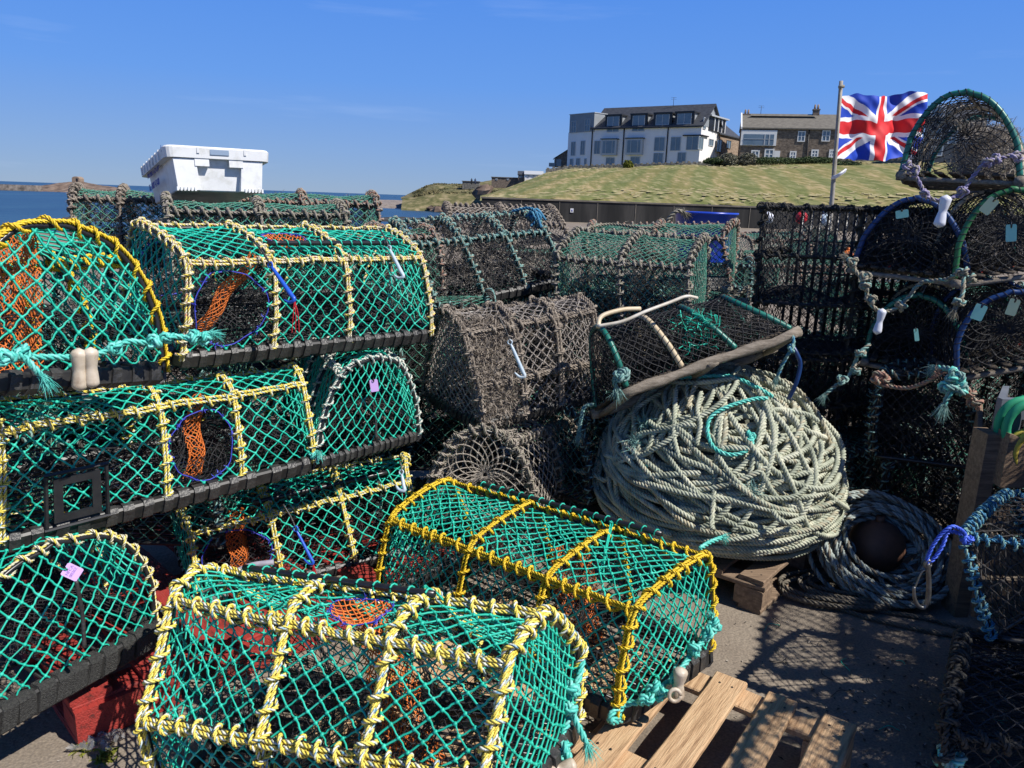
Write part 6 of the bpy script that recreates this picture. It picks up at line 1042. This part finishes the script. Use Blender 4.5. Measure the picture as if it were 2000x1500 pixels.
# timber crate, grey tub with green and yellow hose
cp = aty(1858, 1200, 2.86); ct = empty('timber_crate', (cp[0]+.3, cp[1], 0), label='weathered timber crate of stacked pallet boards at the right edge', cat='crate')
g = G(); tube_ = [np.array([cp[0]+.03, 2.88, 0]), np.array([cp[0]+.04, 2.88, .80])]; hexa(g, [np.array([cp[0]+x, 2.84+y, z]) for x in (.0, .055) for y in (0, .10) for z in (0, .78)]); part(g, 'corner_post', M['wood_crate'], ct, smooth=False)
for k, (z0, z1, x1) in enumerate(((.03, .19, .9), (.22, .38, .9), (.405, .56, .9), (.585, .84, .24))):
    g = G(); plank(g, [cp[0]+.045, 2.80, (z0+z1)/2], [cp[0]+.045+x1, 2.80-.02, (z0+z1)/2-.01], .024, z1-z0, wob=.0006) if k < 3 else hexa(g, [np.array([cp[0]+x, 2.79+y, z]) for x, zt_ in ((.05, .80), (.235, .74)) for y in (0, .07) for z in (z0, zt_)]); part(g, 'board', M['wood_crate'], ct, smooth=False)
for k in range(4): g = G(); plank(g, [cp[0]+.01, 2.90, .11+.19*k], [cp[0]+.33, 3.45, .11+.19*k], .022, .15, wob=.0006); part(g, 'side_board', M['wood_crate'], ct, smooth=False)
tb = aty(1990, 800, 2.95); gt = empty('grey_tub', (tb[0], tb[1], .6), label='grey plastic tub with a cut out hand hole behind the timber crate', cat='tub')
g = G(); x0, x1 = tb[0]-.085, tb[0]+.25
for (a_, b_, z0, z1) in ((x0, x0+.09, .60, .90), (x0+.09, x1, .82, .90), (x0+.09, x1, .60, .74), (x0+.19, x1, .74, .82)): hexa(g, [np.array([x, 2.93+y, z]) for x in (a_, b_) for y in (0, .035) for z in (z0, z1)])
hexa(g, [np.array([x+y*.7, 2.965+y, z]) for x in (x0+.01, x1) for y in (0, .3) for z in (.6, .62)]); hexa(g, [np.array([x+y*.7, 2.965+y, z]) for x in (x0, x0+.03) for y in (0, .3) for z in (.62, .88)]); part(g, 'shell', mat('grey_blue_plastic', (.14, .16, .20), (.19, .21, .25), 6, .4), gt, smooth=False)
hs = aty(1995, 835, 2.80); g = G(); a = np.linspace(0, 2*math.pi*2.2, 50); tube1(g, hs+np.stack([.07*np.cos(a)+.03, .008*a, .09*np.sin(a)], 1), .017, 9); o = g.build('garden_hose', mat('green_hose', (.02, .32, .16)), origin=hs); tag(o, 'green hose loop between the grey tub and the timber crate', 'hose')
hs2 = aty(1998, 885, 2.78); g = G(); tube1(g, hs2+np.stack([.05*np.cos(a)+.03, .006*a, .07*np.sin(a)], 1), .014, 9); o = g.build('cable_coil', mat('yellow_cable', (.5, .40, .06)), origin=hs2); tag(o, 'yellow cable loop just below the green hose', 'cable')
# blue roped creel leaning at the right edge, black creel below
P_ = [aty(1940, 1245, 2.02), aty(1940, 1245, 2.02)+[.85, -.25, .02], aty(2045, 1180, 2.42), aty(2045, 1180, 2.42)+[.85, -.25, .0], aty(1885, 1048, 2.08), aty(1885, 1048, 2.08)+[.85, -.3, .0], aty(1975, 966, 2.42), aty(1975, 966, 2.42)+[.85, -.3, 0]]
N1 = pot([list(p) for p in P_], 'creel with blue lashed rope and pale square netting leaning at the right edge', 'greyteal', hoops=(0, .5, 1), rho=.08, rr=.0062, lp=.030, a=.032, b=.032, base='rods', net='blackold', ropemats=['bluer', 'bluer', 'greyteal'], tr=.0021, inner=False)
bridle(N1.root, [aty(1888, 1058, 2.04), aty(1882, 1040, 2.02), aty(1860, 1028, 2.0), aty(1835, 1045, 2.0), aty(1815, 1075, 2.0), aty(1808, 1100, 2.0), aty(1818, 1096, 2.0), aty(1838, 1068, 2.0), aty(1850, 1040, 2.01), aty(1878, 1046, 2.02)], .0058, ('bluecord', 'bluecord', 'bluecord'), [aty(1888, 1055, 2.02)], ks=1.3, fray=0)
g = G(); P = smooth([aty(1812, 1100, 2.0), aty(1814, 1140, 2.0), aty(1812, 1172, 2.0), aty(1806, 1186, 2.0), aty(1794, 1184, 2.0), aty(1786, 1168, 2.0), aty(1785, 1146, 2.0)], .006); tube1(g, P, np.interp(np.linspace(0, 1, len(P)), [0, .5, 1], [.006, .0075, .004]), 9); t = np.linspace(0, 2*math.pi, 14); tube1(g, aty(1812, 1102, 2.0)+np.stack([.008*np.cos(t), 0*t, .012*np.sin(t)], 1), .0045, 6)
tube1(g, smooth([aty(1786, 1150, 2.0), aty(1800, 1118, 2.0), aty(1812, 1112, 2.0)], .006), .0025, 6); part(g, 'snap_hook', M['galv'], N1.root)
n2 = [atz(1832, 1580, .03), atz(1870, 1300, .03), atz(1852, 1440, .40), atz(1888, 1232, .40)]; nv = np.array([.90, -.14, 0])
N2 = pot([list(q_) for q_ in (n2[0], n2[0]+nv, n2[1], n2[1]+nv, n2[2], n2[2]+nv, n2[3], n2[3]+nv)], 'black weedy creel on the ground at the bottom right corner', 'dark', hoops=(0, .33, .66, 1), rho=.45, rr=.009, lp=.06, base='straps', net='black', fz=.6, fzm='silt_dark', tr=.0021, a=.03, b=.03)
bridle(N2.root, [aty(1838, 1455, 1.66), aty(1850, 1480, 1.63), aty(1835, 1495, 1.62), aty(1862, 1505, 1.60), aty(1858, 1470, 1.62)], .0105, ('greyteal', 'greyteal', 'turq2'), [aty(1845, 1478, 1.62), aty(1862, 1490, 1.61)], ks=1.2, fray=0)
RO = 'black creels stacked beyond the right edge'
for i, (x, y, z, r_) in enumerate(((2.30, 1.55, .40, .1), (2.30, 1.5, .78, 0), (2.32, 1.5, 1.16, .1), (2.75, 2.4, .0, .3), (2.75, 2.42, .38, .2), (2.75, 2.4, .76, .3), (2.75, 2.4, 1.14, .2), (3.1, 1.9, .0, .1), (3.1, 1.9, .38, .1), (3.1, 1.9, .76, .1), (3.1, 1.9, 1.14, .1))): copy_tree(N2.root, (x, y, z+.02), r_, 'black weedy creel in the stack just beyond the right edge', RO)

# ================================================================ BACKGROUND BITS ON THE QUAY
tc_ = aty(1378, 430, 7.2); g = G(); a = np.linspace(0, 2*math.pi, 33)[:-1]
prof_ = [(.22, -.42), (.275, 0), (.29, 0), (.29, .018), (.262, .018), (.255, -.1), (.2, -.38), (.02, -.38)]; V = np.array([[tc_+[r_*math.cos(x), r_*math.sin(x), z+.055] for x in a] for r_, z in prof_]); g.add(V, ringquads(1, len(prof_), 32)); o = g.build('tub', M['tubblue'], origin=tc_); tag(o, 'round bright blue plastic tub behind the weathered creels', 'tub')
copy_tree(dk, (tc_[0], tc_[1], .72), .2, 'old creel under the blue tub', BG); copy_tree(dk, (tc_[0], tc_[1], .32), .1, 'old creel at the bottom of the pile under the blue tub', BG)
g = G(); rope(g, smooth([aty(1300, 440, 7.0), aty(1308, 425, 7.0), aty(1322, 412, 7.0), aty(1334, 414, 7.0)], .02), .02, fray=1); o = g.build('rope', M['khaki'], origin=aty(1310, 425, 7.0)); tag(o, 'pale rope end standing up beside the blue tub', 'rope')
QG = 'far creels on the quay'
for i, (px, py, y) in enumerate(((1500, 470, 9), (1590, 455, 10), (1560, 520, 8), (1660, 480, 9.5), (1740, 500, 9), (1450, 500, 8.5), (1640, 560, 7.5), (1850, 480, 9), (1760, 600, 7), (1940, 560, 8))):
    c = aty(px, py, y); copy_tree(W7b.root if i % 2 else W5b.root, (c[0], c[1], max(.0, c[2]-.3)), rng.uniform(0, 3), 'far weathered creel on the quay seen through the black netting', QG)
for i, (px, py, mt, nm_) in enumerate(((1565, 425, 'redcord', 'small red'), (1655, 500, 'orange', 'orange'), (1610, 430, 'hookpale', 'pale blue'), (1500, 425, 'floatw', 'white'))):
    c = aty(px, py, 9.0); g = G(); t = np.linspace(0, math.pi, 11); tube1(g, c+np.outer(-np.cos(t), [0, 0, 1])*.07, np.maximum(.002, np.sin(t)*.07), 14, cap=False); tube1(g, [c+[0, 0, .06], c+[0, 0, .1]], .02, 8); tag(g.build('buoy', M[mt], origin=c), nm_+' buoy far off on the quay, seen through the upright black creel', 'buoy')
# loose bits on the concrete
g = G()
for i in range(26):
    c = np.array([rng.uniform(.95, 1.75), rng.uniform(1.75, 2.75), .004]); a_ = rng.uniform(0, 6.28); l_ = rng.uniform(.02, .09); tube1(g, smooth([c, c+[l_*.5*math.cos(a_), l_*.5*math.sin(a_), .003], c+[l_*math.cos(a_+.6), l_*math.sin(a_+.6), 0]], .008), .0014, 4, int(rng.integers(0, 3)))
tag(g.build('twine_scraps', [M['teal'], M['khaki'], M['darkrope']]), kind='stuff')
g = G(); n = 420; x = rng.normal(1.30, .22, n); y = rng.normal(2.15, .28, n); P = np.stack([x, y, np.full(n, .004)], 1); d = rng.uniform(0, 6.28, n); l = rng.uniform(.003, .012, n); s = np.stack([np.cos(d)*l, np.sin(d)*l, 0*l], 1); q = np.stack([-np.sin(d)*l*.4, np.cos(d)*l*.4, 0*l+.003], 1); g.add(np.stack([P-s, P-q*[1, 1, 0]+[0, 0, .003], P+s, P+q], 1), np.arange(n*4).reshape(-1, 4)); g.m = [np.where(rng.random(n) < .3, 1, 0)]; tag(g.build('debris', [M['darkrope'], M['tan']], smooth=False), kind='stuff')
g = G(); n = 500; P = np.stack([rng.uniform(-1.5, 2, n), rng.uniform(1.2, 3.2, n), np.full(n, .003)], 1); l = rng.uniform(.002, .006, n)[:, None]; s = nrm(rng.normal(size=(n, 3))*[1, 1, .1])*l; q = nrm(rng.normal(size=(n, 3))*[1, 1, .1])*l; g.add(np.stack([P-s, P-q, P+s, P+q+[0, 0, .003]], 1), np.arange(n*4).reshape(-1, 4)); tag(g.build('grit', M['tan'], smooth=False), kind='stuff')
c = atz(190, 1448, .01); g = G(); n = 9; U_ = np.linspace(-1, 1, 14); XX, YY = np.meshgrid(U_, U_, indexing='ij'); Z = .012+.018*np.abs(np.sin(XX*5+YY*3)*np.cos(YY*6-XX))+rng.normal(0, .004, XX.shape); V = np.stack([c[0]+XX*.06*(1+.2*np.sin(YY*4)), c[1]+YY*.045, Z], -1); ix = np.arange(196).reshape(14, 14); g.add(V, np.stack([ix[:-1, :-1], ix[1:, :-1], ix[1:, 1:], ix[:-1, 1:]], -1)); o = g.build('plastic_bag', mat('clear_crumpled_plastic', (.6, .6, .6), rough=.25, trans=.8), smooth=False, origin=c); tag(o, 'crumpled clear plastic bag on the ground by the red pallet', 'plastic bag')
for (px, py) in ((165, 1462), (205, 1482)):
    c = atz(px, py, .0); g = G(); n = 70; d = nrm(rng.normal(size=(n, 3))*[1, 1, .4])*rng.uniform(.01, .03, (n, 1)); d[:, 2] = abs(d[:, 2]); s = nrm(np.cross(d, rng.normal(size=(n, 3))))*.004; p = c+rng.normal(0, .012, (n, 3))*[1, 1, .2]; g.add(np.stack([p-s, p+s, p+d+s*.5, p+d-s*.5], 1), np.arange(n*4).reshape(-1, 4)); tag(g.build('weed', m_leafy, smooth=False, origin=c), 'small green weed growing from the concrete by the red pallet, '+('left' if px < 180 else 'right')+' of two', 'weed')
